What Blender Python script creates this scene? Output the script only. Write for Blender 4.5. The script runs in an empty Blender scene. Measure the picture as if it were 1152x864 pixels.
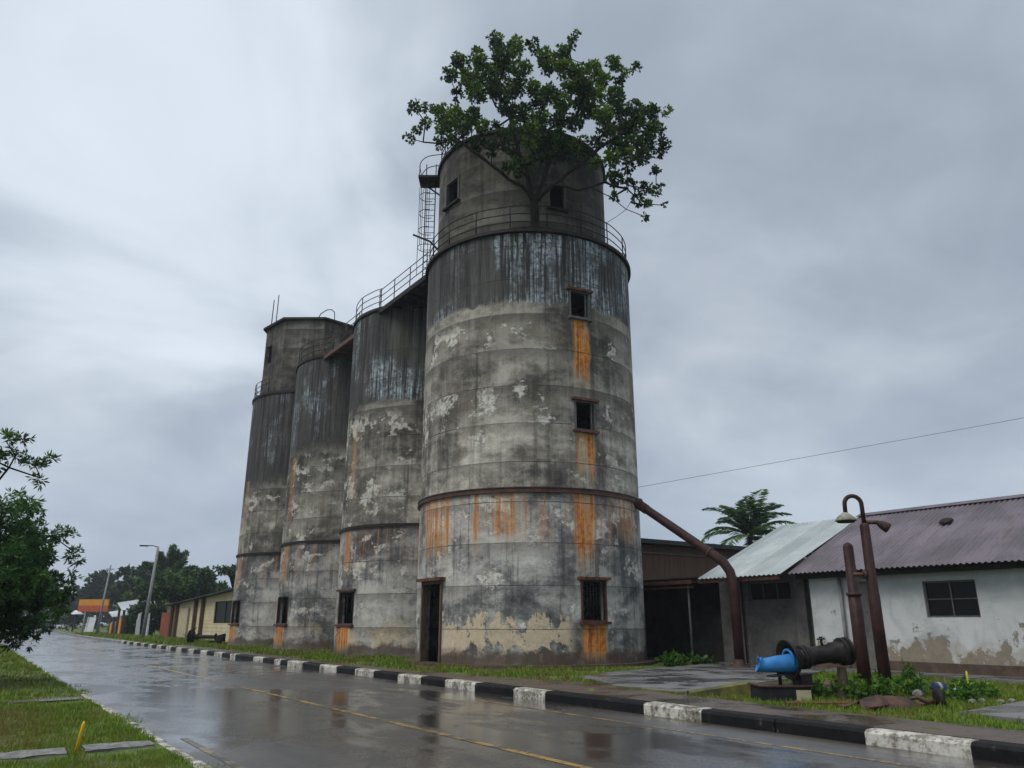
import bpy, math, random
import numpy as np
from mathutils import Vector, Matrix
R = math.radians
PI = math.pi
scene = bpy.context.scene
COL = scene.collection
random.seed(7)
rng = np.random.default_rng(11)

# Coordinates: x = metres to the right of the camera across the road, y = metres along the road, z = up.

# ---------------------------------------------------------------- object helpers
ROOT = {}
def tag(o, label=None, cat=None, group=None, kind=None):
    if label: o['label'] = label
    if cat: o['category'] = cat
    if group: o['group'] = group
    if kind: o['kind'] = kind
    return o
def empty(name, loc, label=None, cat=None, group=None):
    o = bpy.data.objects.new(name, None); COL.objects.link(o)
    o.location = loc; o.empty_display_size = 0.3
    ROOT[o.name] = Vector(loc)
    return tag(o, label, cat, group)
def copy_tree(o, parent=None):
    c = o.copy(); COL.objects.link(c)
    c.parent = parent
    for ch in [q for q in bpy.data.objects if q.parent == o]:
        copy_tree(ch, c)
    return c

class MB:
    """collects faces and links them as one mesh object"""
    def __init__(s): s.v = []; s.f = []; s.uv = []; s.mi = []; s.sm = []
    def face(s, pts, uv=None, mi=0, sm=False):
        b = len(s.v); s.v.extend([tuple(p) for p in pts]); s.f.append(tuple(range(b, b+len(pts))))
        s.uv.append(uv if uv else [(p[0]+p[1], p[2]) for p in pts]); s.mi.append(mi); s.sm.append(sm)
    def grid(s, P, uvf=None, mi=0, sm=True, skip=None, flip=False):
        b = len(s.v); nr = len(P); nc = len(P[0])
        for r in P: s.v.extend([tuple(p) for p in r])
        for i in range(nr-1):
            for j in range(nc-1):
                if skip and skip(i, j): continue
                q = [(i, j), (i, j+1), (i+1, j+1), (i+1, j)]
                if flip: q = q[::-1]
                s.f.append(tuple(b+a*nc+c for a, c in q))
                s.uv.append([uvf(a, c) if uvf else (P[a][c][0]+P[a][c][1], P[a][c][2]) for a, c in q])
                s.mi.append(mi); s.sm.append(sm)
    def obox(s, c, ax, ay, az, mi=0):
        """box about centre c with half-axis vectors"""
        c = Vector(c); ax = Vector(ax); ay = Vector(ay); az = Vector(az)
        k = {}
        for i in (-1, 1):
            for j in (-1, 1):
                for l in (-1, 1): k[i, j, l] = c+ax*i+ay*j+az*l
        for q in [((-1,-1,-1),(-1,1,-1),(1,1,-1),(1,-1,-1)), ((-1,-1,1),(1,-1,1),(1,1,1),(-1,1,1)),
                  ((-1,-1,-1),(1,-1,-1),(1,-1,1),(-1,-1,1)), ((1,-1,-1),(1,1,-1),(1,1,1),(1,-1,1)),
                  ((1,1,-1),(-1,1,-1),(-1,1,1),(1,1,1)), ((-1,1,-1),(-1,-1,-1),(-1,-1,1),(-1,1,1))]:
            pts = [k[a] for a in q]
            s.face(pts, [(p.x+p.y, p.z) for p in pts], mi)
    def box(s, x0, x1, y0, y1, z0, z1, mi=0):
        s.obox(((x0+x1)/2, (y0+y1)/2, (z0+z1)/2), ((x1-x0)/2, 0, 0), (0, (y1-y0)/2, 0), (0, 0, (z1-z0)/2), mi)
    def beam(s, a, b, w, h, up=(0, 0, 1), mi=0):
        a = Vector(a); b = Vector(b); d = (b-a); L = d.length; d.normalize()
        x = d.cross(Vector(up))
        if x.length < 1e-4: x = d.cross(Vector((1, 0, 0)))
        x.normalize(); z = x.cross(d)
        s.obox((a+b)/2, x*w/2, d*L/2, z*h/2, mi)
    def tube(s, pts, r, n=8, caps=True, mi=0, sm=True):
        pts = [Vector(p) for p in pts]
        rr = r if isinstance(r, (list, tuple)) else [r]*len(pts)
        b = len(s.v); prev = None
        for i, p in enumerate(pts):
            if i == 0: d = pts[1]-p
            elif i == len(pts)-1: d = p-pts[i-1]
            else: d = (pts[i+1]-p).normalized()+(p-pts[i-1]).normalized()
            if d.length < 1e-9: d = Vector((0, 0, 1))
            d.normalize()
            if prev is None:
                x = d.orthogonal().normalized()
            else:
                x = prev-d*prev.dot(d)
                x = x.normalized() if x.length > 1e-5 else d.orthogonal().normalized()
            prev = x; y = d.cross(x)
            for k in range(n):
                a = 2*PI*k/n
                s.v.append(tuple(p+(x*math.cos(a)+y*math.sin(a))*rr[i]))
        L = 0
        for i in range(len(pts)-1):
            l2 = L+(pts[i+1]-pts[i]).length
            for k in range(n):
                k2 = (k+1) % n
                s.f.append((b+i*n+k, b+i*n+k2, b+(i+1)*n+k2, b+(i+1)*n+k))
                c = 2*PI*max(rr)
                s.uv.append([(k/n*c, L), ((k+1)/n*c, L), ((k+1)/n*c, l2), (k/n*c, l2)]); s.mi.append(mi); s.sm.append(sm)
            L = l2
        if caps:
            for base, i, o in ((b, 0, -1), (b+(len(pts)-1)*n, -1, 1)):
                if rr[i] > 0.004:
                    f = [base+k for k in range(n)]
                    s.f.append(tuple(f[::-1] if o < 0 else f)); s.uv.append([(0, 0)]*n); s.mi.append(mi); s.sm.append(False)
    def lathe(s, c, axis, prof, n=32, mi=0, sm=True):
        """prof: (distance along the axis, radius)"""
        c = Vector(c); d = Vector(axis).normalized(); x = d.orthogonal().normalized(); y = d.cross(x)
        P = [[c+d*h+(x*math.cos(2*PI*k/n)+y*math.sin(2*PI*k/n))*max(r, 0.0005) for k in range(n+1)] for h, r in prof]
        s.grid(P, lambda a, b2: (b2/n*2, prof[a][0]), mi, sm)
    def build(s, name, mats, parent=None, seed=None):
        if not isinstance(mats, (list, tuple)): mats = [mats]
        V = np.array(s.v, dtype=np.float64)
        if parent is not None:
            org = np.array(ROOT[parent.name])
        else:
            mn = V.min(0); mx = V.max(0); org = np.array([(mn[0]+mx[0])/2, (mn[1]+mx[1])/2, mn[2]])
        V = V-org
        me = bpy.data.meshes.new(name)
        me.from_pydata([tuple(p) for p in V], [], s.f)
        for m in mats: me.materials.append(m)
        uvl = me.uv_layers.new(name='UVMap')
        flat = np.array([c for u in s.uv for c in u], dtype=np.float32).ravel()
        uvl.data.foreach_set('uv', flat)
        me.polygons.foreach_set('material_index', s.mi)
        me.polygons.foreach_set('use_smooth', s.sm)
        me.update()
        o = bpy.data.objects.new(name, me); COL.objects.link(o)
        if parent is None:
            o.location = org
        else:
            o.parent = parent
        ROOT[o.name] = Vector(org)
        return o

# ---------------------------------------------------------------- node helpers
class NG:
    def __init__(s, name):
        s.m = bpy.data.materials.new(name); s.m.use_nodes = True
        s.nt = s.m.node_tree; s.nt.nodes.clear()
        s.out = s.nt.nodes.new('ShaderNodeOutputMaterial')
    def n(s, t): return s.nt.nodes.new(t)
    def L(s, val, sock):
        if isinstance(val, bpy.types.NodeSocket): s.nt.links.new(val, sock)
        elif isinstance(val, (tuple, list)):
            if len(val) == 3 and len(sock.default_value) == 4: val = (*val, 1)
            sock.default_value = val
        else: sock.default_value = val
    def math(s, op, a, b=None, c=None, clamp=False):
        n = s.n('ShaderNodeMath'); n.operation = op; n.use_clamp = clamp
        s.L(a, n.inputs[0])
        if b is not None: s.L(b, n.inputs[1])
        if c is not None: s.L(c, n.inputs[2])
        return n.outputs[0]
    def add(s, a, b): return s.math('ADD', a, b)
    def sub(s, a, b): return s.math('SUBTRACT', a, b)
    def mul(s, a, b): return s.math('MULTIPLY', a, b)
    def mx(s, a, b): return s.math('MAXIMUM', a, b)
    def comb(s, x, y, z=0.0):
        n = s.n('ShaderNodeCombineXYZ'); s.L(x, n.inputs[0]); s.L(y, n.inputs[1]); s.L(z, n.inputs[2]); return n.outputs[0]
    def sep(s, v):
        n = s.n('ShaderNodeSeparateXYZ'); s.L(v, n.inputs[0]); return n.outputs
    def uv(s): return s.n('ShaderNodeTexCoord').outputs['UV']
    def obj(s): return s.n('ShaderNodeTexCoord').outputs['Object']
    def pos(s): return s.n('ShaderNodeNewGeometry').outputs['Position']
    def noise(s, v, sc=1, det=4, rough=.5, dist=0):
        n = s.n('ShaderNodeTexNoise'); s.L(v, n.inputs['Vector']); s.L(sc, n.inputs['Scale']); s.L(det, n.inputs['Detail'])
        s.L(rough, n.inputs['Roughness']); s.L(dist, n.inputs['Distortion']); return n.outputs[0]
    def white(s, v):
        n = s.n('ShaderNodeTexWhiteNoise'); n.noise_dimensions = '1D'; s.L(v, n.inputs['W']); return n.outputs[0]
    def step(s, v, a, b):
        """smooth 0..1 as v goes a..b (a may exceed b)"""
        n = s.n('ShaderNodeMapRange'); n.interpolation_type = 'SMOOTHSTEP'
        s.L(v, n.inputs[0])
        if isinstance(a, (int, float)) and isinstance(b, (int, float)) and a > b:
            s.L(b, n.inputs[1]); s.L(a, n.inputs[2]); n.inputs[3].default_value = 1; n.inputs[4].default_value = 0
        else:
            s.L(a, n.inputs[1]); s.L(b, n.inputs[2])
        return n.outputs[0]
    def mix(s, f, a, b, mode='MIX'):
        n = s.n('ShaderNodeMix'); n.data_type = 'RGBA'; n.blend_type = mode
        s.L(f, n.inputs[0]); s.L(a, n.inputs[6]); s.L(b, n.inputs[7]); return n.outputs[2]
    def ramp(s, f, stops):
        n = s.n('ShaderNodeValToRGB'); s.L(f, n.inputs[0]); e = n.color_ramp.elements
        while len(e) < len(stops): e.new(.5)
        for q, (p, c) in zip(e, stops): q.position = p; q.color = (*c, 1) if len(c) == 3 else c
        return n.outputs[0]
    def bump(s, h, st=.5, d=.02):
        n = s.n('ShaderNodeBump'); n.inputs['Strength'].default_value = st; n.inputs['Distance'].default_value = d
        s.L(h, n.inputs['Height']); return n.outputs[0]
    def bsdf(s, col, rough=.8, bump=None, metal=0, spec=None, coat=None):
        b = s.n('ShaderNodeBsdfPrincipled'); s.L(col, b.inputs['Base Color']); s.L(rough, b.inputs['Roughness']); s.L(metal, b.inputs['Metallic'])
        if bump is not None: s.L(bump, b.inputs['Normal'])
        if spec is not None: s.L(spec, b.inputs['Specular IOR Level'])
        s.nt.links.new(b.outputs[0], s.out.inputs[0]); return b
    def hs(s, v, f):   # scale a colour by a value
        n = s.n('ShaderNodeVectorMath'); n.operation = 'SCALE'; s.L(v, n.inputs[0]); s.L(f, n.inputs[3]); return n.outputs[0]

def simple(name, a, b, sc=3, rough=.7, metal=0, bump=.2, bd=.01, det=5, lo=.35, hi=.65, stretch=(1, 1, 1), spec=.22):
    g = NG(name); p = g.sep(g.pos())
    v = g.comb(g.mul(p[0], stretch[0]), g.mul(p[1], stretch[1]), g.mul(p[2], stretch[2]))
    n = g.noise(v, sc, det, .6); n2 = g.noise(v, sc*7, 3, .6)
    c = g.ramp(g.add(g.mul(n, .75), g.mul(n2, .25)), [(lo, a), (hi, b)])
    g.bsdf(c, rough, g.bump(n2, bump, bd), metal, spec)
    return g.m

RINGS = 1.47
def silo_mat(name, seed, top_z, ring_z, rust, tone=1.12, cream=True, topc=(.12,.16,.205), blue=1.0, creamu=None, topu=None, top_h=3.16, soft=.09, whites=.56):
    whites -= .012
    g = NG(name); uv = g.sep(g.uv()); u0, v0 = uv[0], uv[1]
    iso = g.comb(u0, v0, seed*7.3)
    nb = g.noise(iso, .28, 6, .55, .3); nm = g.noise(g.comb(g.mul(u0, .8), g.mul(v0, 1.35), seed*7.3), 1.1, 9, .68, .25); nf = g.noise(iso, 5.5, 6, .65); nff = g.noise(iso, 22, 3, .6)
    st = g.noise(g.comb(g.mul(u0, 3.2), g.mul(v0, .16), seed), 1, 5, .65)
    st2 = g.noise(g.comb(g.mul(u0, 11), g.mul(v0, .35), seed+3), 1, 4, .65)
    t = g.add(g.add(g.mul(nb, .44), g.mul(nm, .36)), g.add(g.mul(nf, .09), g.mul(st, .11)))
    t = g.add(g.mul(g.sub(t, .5), 1.9), .5)
    base = g.ramp(t, [(.30, (.030, .028, .025)), (.42, (.078, .073, .064)), (.53, (.190, .178, .152)), (.66, (.36, .34, .295))])
    # each lift of concrete has its own tone
    lift = g.math('FLOOR', g.math('DIVIDE', g.add(v0, g.mul(nf, .05)), RINGS))
    wl = g.white(g.add(lift, seed*13.7))
    base = g.hs(base, g.add(.80, g.mul(wl, .42)))
    # the lifts just over the ring kept a paler render
    mb = g.mul(g.step(v0, ring_z, ring_z+.1), g.step(g.add(v0, g.mul(nm, .8)), ring_z+3.6, ring_z+3.2))
    base = g.hs(base, g.add(1, g.mul(mb, .30)))
    base = g.hs(base, g.sub(1.10, g.mul(g.step(v0, ring_z+2.0, ring_z+6.5), .36)))
    # brownish wash
    base = g.mix(g.mul(g.step(g.noise(iso, .55, 5, .6), .5, .66), .5), base, (.13, .108, .075))
    # lower zone: paler render
    low = g.step(g.add(v0, g.mul(nf, .02)), ring_z+.02, ring_z-.03)
    lowc = g.ramp(t, [(.30, (.042, .044, .045)), (.42, (.115, .117, .118)), (.50, (.265, .262, .248)), (.64, (.46, .45, .42))])
    base = g.mix(g.mul(low, .88), base, g.hs(lowc, 1.14))
    # pale plaster patches left between bare ones, cut by the lift joints
    pn = g.noise(g.comb(u0, g.mul(v0, 1.25), seed*3.1), .85, 9, .68, .15)
    thr = g.add(whites, g.mul(g.sub(wl, .5), .10))
    pm = g.step(g.sub(g.sub(pn, thr), g.mul(g.sub(1, low), .020)), 0.0, .03)
    pm = g.mul(pm, g.step(v0, top_z-top_h-.2, top_z-top_h-1.0))
    base = g.mix(g.mul(pm, .85), base, g.mix(g.step(nf, .35, .6), (.30, .29, .26), (.60, .585, .53)))
    # smeared streaks of lime
    base = g.mix(g.mul(g.step(st, .55, .72), .35), base, (.33, .33, .315))
    # dark water streaks
    base = g.mix(g.mul(g.step(g.add(g.mul(st, .6), g.mul(st2, .4)), .47, .37), .55), base, (.036, .034, .031))
    # weathered crown of the wall
    bias = 0.0
    if topu: bias = g.sub(g.mul(g.step(u0, topu[0], topu[1]), .10), g.mul(g.step(u0, topu[1], topu[0]), .06))
    topm = g.step(g.add(v0, g.add(g.mul(g.sub(nf, .5), .30), g.mul(g.sub(g.add(g.mul(st, .5), g.mul(nm, .5)), .5), soft*14))), top_z-top_h-soft, top_z-top_h+soft)
    bl = g.mul(g.step(g.add(g.mul(st, .5), g.mul(st2, .5)), .42, .56), g.step(g.add(g.noise(g.comb(g.mul(u0, .42), g.mul(v0, .3), seed+.7), 1, 5, .6), bias), .47, .62))
    bl = g.mul(bl, g.step(nf, .32, .62))
    tc = g.mix(g.step(g.add(g.mul(st2, .5), g.mul(st, .5)), .40, .64), (.015, .015, .018), (.082, .080, .078))
    tc = g.mix(g.mul(bl, blue), tc, g.mix(g.step(st2, .35, .65), topc, (.44, .52, .58)))
    base = g.mix(g.mul(topm, .92), base, tc)
    # cream render showing where the skirt has flaked
    cm = g.step(g.sub(g.noise(g.comb(g.mul(u0, 1.5), g.mul(v0, .8), seed+9), 1.0, 10, .72, .3), g.mul(g.math('ABSOLUTE', g.sub(v0, 1.15)), .20)), .395, .415)
    cm = g.mul(cm, g.step(g.add(v0, g.mul(st2, .9)), 2.55, 2.45))
    if creamu:
        cm = g.mul(cm, g.mul(g.step(u0, creamu[0], creamu[0]+.5), g.step(u0, creamu[1], creamu[1]-.5)))
    else: cm = g.mul(cm, g.step(g.noise(iso, .5, 3), .5, .6))
    base = g.mix(g.mul(cm, .9 if cream else .35), base, g.mix(nf, (.32, .25, .165), (.66, .56, .41)))
    # damp brown foot
    fm = g.step(g.add(v0, g.mul(g.sub(nm, .5), 1.3)), .95, .55)
    base = g.mix(g.mul(fm, .88), base, g.mix(nm, (.05, .036, .026), (.11, .078, .055)))
    # green film
    base = g.mix(g.mul(g.step(g.noise(iso, .8, 5, .6), .56, .7), .30), base, (.075, .085, .04))
    # rust runs
    for (ua, ub, zt, zb, k) in rust:
        wob = g.mul(g.sub(nf, .5), .16)
        uu = g.add(u0, wob)
        uu = g.add(uu, g.mul(g.sub(g.noise(g.comb(g.mul(v0, 1.3), seed, ua), 1, 4, .6), .5), .35))
        m = g.mul(g.step(uu, ua-.08, ua+.14), g.step(uu, ub+.08, ub-.14))
        fade = g.step(g.add(v0, g.mul(g.sub(st2, .5), (zt-zb)*.5)), zb, zb+(zt-zb)*.45)
        m = g.mul(m, g.mul(g.step(v0, zt+.02, zt), fade))
        pale = g.mul(m, g.step(st2, .25, .60))
        base = g.mix(g.mul(pale, .6*min(1, k)), base, g.mix(nm, (.46, .40, .27), (.52, .43, .26)))
        sr = g.noise(g.comb(g.mul(u0, 7), g.mul(v0, .22), seed+ua), 1, 5, .7)
        sm = g.mul(m, g.step(g.add(g.mul(sr, .85), g.mul(nf, .15)), g.add(.475-.06*k, g.mul(g.sub(1, fade), .12)), g.add(.575-.05*k, g.mul(g.sub(1, fade), .12))))
        base = g.mix(g.mul(sm, .92*min(1, .25+k*.75)), base, g.mix(g.step(g.add(g.mul(sr, .6), g.mul(nf, .4)), .44, .62), (.62, .23, .028), (.20, .045, .007)))
    # runs below the steel ring
    rm = g.mul(g.step(v0, ring_z+.0, ring_z-.02), g.step(g.add(v0, g.mul(g.sub(st2, .5), 3.2)), ring_z-2.3, ring_z-.2))
    rs_ = g.mul(rm, g.step(g.add(g.mul(st, .55), g.mul(st2, .45)), .50, .60))
    base = g.mix(g.mul(rs_, .75*blue), base, g.mix(nf, (.24, .065, .010), (.60, .24, .04)))
    # joints between lifts
    fr = g.math('FRACT', g.math('DIVIDE', g.add(v0, g.mul(nf, .03)), RINGS))
    jd = g.math('ABSOLUTE', g.sub(fr, .5))
    jm = g.step(jd, .486, .493)
    base = g.mix(g.mul(jm, g.add(.25, g.mul(g.step(nm, .4, .6), .5))), base, (.028, .026, .024))
    js = g.mul(g.step(g.add(fr, g.mul(g.sub(nm, .5), 1.1)), .62, .98), g.step(nb, .40, .58))
    base = g.mix(g.mul(js, .50), base, (.048, .045, .040))
    jl = g.mul(g.step(g.sub(fr, g.mul(g.sub(nm, .5), 1.0)), .32, .05), g.step(nb, .46, .60))
    base = g.mix(g.mul(g.mul(jl, g.sub(1, topm)), .40), base, (.40, .38, .34))
    # faint upright form marks
    vf = g.math('FRACT', g.math('DIVIDE', g.add(u0, g.mul(lift, .77)), 2.4))
    base = g.mix(g.mul(g.step(g.math('ABSOLUTE', g.sub(vf, .5)), .496, .4985), g.mul(g.step(nb, .52, .6), .22)), base, (.05, .05, .048))
    base = g.hs(base, g.mul(g.add(.82, g.mul(nff, .36)), tone))
    h = g.add(g.add(g.mul(nf, .5), g.mul(nff, .25)), g.sub(g.mul(pm, .35), g.mul(jm, 1.0)))
    h = g.sub(h, g.mul(cm, .4))
    g.bsdf(base, g.add(.72, g.mul(nm, .2)), g.bump(h, .75, .035), spec=.3)
    return g.m

def rust_metal(name, a=(.030, .018, .016), b=(.085, .036, .022), rough=.55, hot=(.22, .075, .02), hk=.35, sc=4, spec=.35):
    g = NG(name); v = g.pos()
    n = g.noise(v, sc, 6, .65); n2 = g.noise(v, sc*6, 4, .6)
    c = g.mix(g.step(n, .38, .62), a, b)
    c = g.mix(g.mul(g.step(n2, .58, .68), hk), c, hot)
    g.bsdf(c, g.add(rough-.12, g.mul(n2, .3)), g.bump(n2, .35, .006), spec=spec)
    return g.m

def leaf_mat(name, dark, mid, hi, trans=.25, rough=.45, clumpy=0.0):
    g = NG(name)
    a = g.n('ShaderNodeAttribute'); a.attribute_name = 'rnd'
    f = a.outputs['Fac']
    c = g.ramp(f, [(.1, dark), (.55, mid), (.95, hi)])
    b = g.n('ShaderNodeBsdfPrincipled'); g.L(c, b.inputs['Base Color']); b.inputs['Roughness'].default_value = rough
    b.inputs['Specular IOR Level'].default_value = .35
    t = g.n('ShaderNodeBsdfTranslucent'); g.L(c, t.inputs['Color'])
    m = g.n('ShaderNodeMixShader'); m.inputs[0].default_value = trans
    g.nt.links.new(b.outputs[0], m.inputs[1]); g.nt.links.new(t.outputs[0], m.inputs[2]); g.nt.links.new(m.outputs[0], g.out.inputs[0])
    return g.m

# ---------------------------------------------------------------- materials
M = {}
def u_(R_, deg): return R_*math.radians(deg)
M['silo1'] = silo_mat('weathered_concrete', 1, 16.9, 6.26, [
    (u_(4.56,-103.5), u_(4.56,-94), 13.15, 9.85, 1.0), (u_(4.56,-102.5), u_(4.56,-92.5), 8.6, 6.3, 1.15),
    (u_(4.56,-104.5), u_(4.56,-93), 6.24, 3.1, 1.25), (u_(4.56,-102.4), u_(4.56,-88.8), 1.68, .25, 2.0),
    (u_(4.56,-189), u_(4.56,-166), 6.2, 3.4, .75), (u_(4.56,-143), u_(4.56,-128), 6.24, 4.0, .7),
    (u_(4.56,-152), u_(4.56,-149.5), 6.24, 3.6, 1.0), (u_(4.56,-80), u_(4.56,-60), 6.2, 4.2, .5)],
    topu=(u_(4.56,-150), u_(4.56,-128)), creamu=(u_(4.56,-173), u_(4.56,-104)), whites=.575)
def wrap(R_, a0, a1): return (u_(R_, a0), u_(R_, a1))
for i, (sd, tn) in enumerate([(2, .98), (3, .92), (4, .88)]):
    M['silo%d' % (i+2)] = silo_mat('weathered_concrete_%s' % 'bcd'[i], sd, 17.0, 5.95, [
        (*wrap(4.2, -189, -170), 1.58, .2, 1.5), (*wrap(4.2, -183, -173), 5.9, 3.2, .7), (*wrap(4.2, -180, -172), 11, 6, .45)],
        tone=tn, top_h=(4.9, 5.4, 6.3)[i], soft=(.12, .25, .35)[i], blue=(1, 1, .6)[i], whites=(.545, .56, .57)[i], cream=(i == 0))
M['drum'] = silo_mat('gallery_concrete', 6, 40, -30, [], tone=.62, whites=.62)
M['dark'] = simple('dark_rust_steel', (.010, .008, .008), (.026, .018, .016), 5, .6)
M['rail'] = simple('railing_steel', (.012, .010, .010), (.028, .020, .017), 8, .6)
M['rust'] = rust_metal('rusted_steel')
M['redrust'] = rust_metal('red_oxide_steel', (.055, .020, .016), (.115, .042, .032), .55, (.2, .07, .025), .3)
M['hotrust'] = rust_metal('orange_rust', (.045, .020, .012), (.15, .055, .02), .8, (.38, .15, .03), .5, 6)
M['pipe'] = rust_metal('maroon_pipe_paint', (.026, .011, .012), (.046, .019, .018), .5, (.11, .042, .022), .4, 3, .2)
M['wood'] = simple('weathered_wood', (.05, .034, .024), (.15, .105, .07), 6, .85, stretch=(3, 3, .5))
M['plinth'] = simple('damp_foot', (.045, .032, .025), (.12, .085, .062), 3, .75)
M['blackmetal'] = rust_metal('black_bitumen_paint', (.006, .006, .007), (.022, .019, .018), .52, (.075, .034, .02), .5, 3, .18)
M['blue'] = rust_metal('blue_paint', (.012, .13, .38), (.03, .21, .50), .55, (.10, .12, .13), .6, 2)
M['glass'] = simple('dark_window_glass', (.004, .004, .005), (.008, .009, .010), 2, .3, bump=.03, spec=.2)
M['frame'] = simple('window_frame_grey', (.06, .062, .062), (.13, .13, .125), 8, .6)
M['galv'] = simple('galvanised_steel', (.20, .215, .23), (.34, .355, .37), 3, .42, bump=.1)
M['bark'] = simple('bark', (.008, .006, .006), (.022, .017, .014), 9, .9, bump=.5)
M['leaf_silo'] = leaf_mat('fig_leaf', (.012, .032, .010), (.040, .098, .015), (.18, .28, .018), .34)
M['leaf_near'] = leaf_mat('feathery_leaf', (.012, .040, .012), (.036, .11, .022), (.10, .22, .035), .33)
M['leaf_bush'] = leaf_mat('broad_leaf', (.016, .042, .012), (.038, .090, .020), (.08, .16, .03), .2)
M['leaf_far'] = leaf_mat('far_leaf', (.012, .025, .012), (.022, .045, .018), (.04, .07, .024), .15, .7)
M['leaf_palm'] = leaf_mat('palm_leaf', (.018, .050, .016), (.05, .12, .03), (.11, .20, .04), .2)
M['leaf_lime'] = leaf_mat('yellow_green_leaf', (.06, .10, .01), (.14, .19, .015), (.25, .28, .02), .3)
M['weed'] = leaf_mat('weed_leaf', (.022, .060, .010), (.06, .16, .016), (.15, .27, .03), .35)
def grass_mat():
    g = NG('grass_blade'); a = g.n('ShaderNodeAttribute'); a.attribute_name = 'rnd'
    n = g.noise(g.pos(), .55, 4, .6)
    c = g.ramp(a.outputs['Fac'], [(.05, (.050, .095, .010)), (.55, (.13, .225, .016)), (.95, (.25, .34, .036))])
    P_ = g.sep(g.pos())
    n_ = g.noise(g.pos(), 1.3, 5, .65)
    pt = g.mul(g.mul(g.step(g.add(P_[1], g.mul(n_, 2)), 13.2, 14.4), g.step(g.add(P_[1], g.mul(n_, 2)), 19.6, 18.4)), g.step(g.add(P_[0], g.mul(n_, 1.5)), 2.6, 1.6))
    c = g.mix(g.mx(g.mul(g.step(n, .47, .60), .6), g.mul(pt, .75)), c, (.19, .145, .045))
    c = g.mix(g.mul(g.step(n_, .56, .66), .5), c, (.15, .25, .02))
    b = g.n('ShaderNodeBsdfPrincipled'); g.L(c, b.inputs['Base Color']); b.inputs['Roughness'].default_value = .5
    b.inputs['Specular IOR Level'].default_value = .3
    t = g.n('ShaderNodeBsdfTranslucent'); g.L(c, t.inputs['Color'])
    m = g.n('ShaderNodeMixShader'); m.inputs[0].default_value = .3
    g.nt.links.new(b.outputs[0], m.inputs[1]); g.nt.links.new(t.outputs[0], m.inputs[2]); g.nt.links.new(m.outputs[0], g.out.inputs[0])
    return g.m
M['grass'] = grass_mat()
def soil_mat():
    g = NG('turf_soil'); p = g.pos()
    n = g.noise(p, .5, 5, .6); n2 = g.noise(p, 6, 6, .7); n3 = g.noise(p, 40, 3, .6)
    c = g.mix(g.step(n2, .38, .62), (.042, .068, .010), (.105, .160, .018))
    c = g.mix(g.mul(g.step(n, .50, .62), .6), c, (.078, .070, .028))
    c = g.mix(g.mul(g.step(n3, .6, .7), .4), c, (.09, .12, .03))
    g.bsdf(c, .85, g.bump(g.add(n2, g.mul(n3, .5)), .9, .04)); return g.m
M['soil'] = soil_mat()
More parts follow.
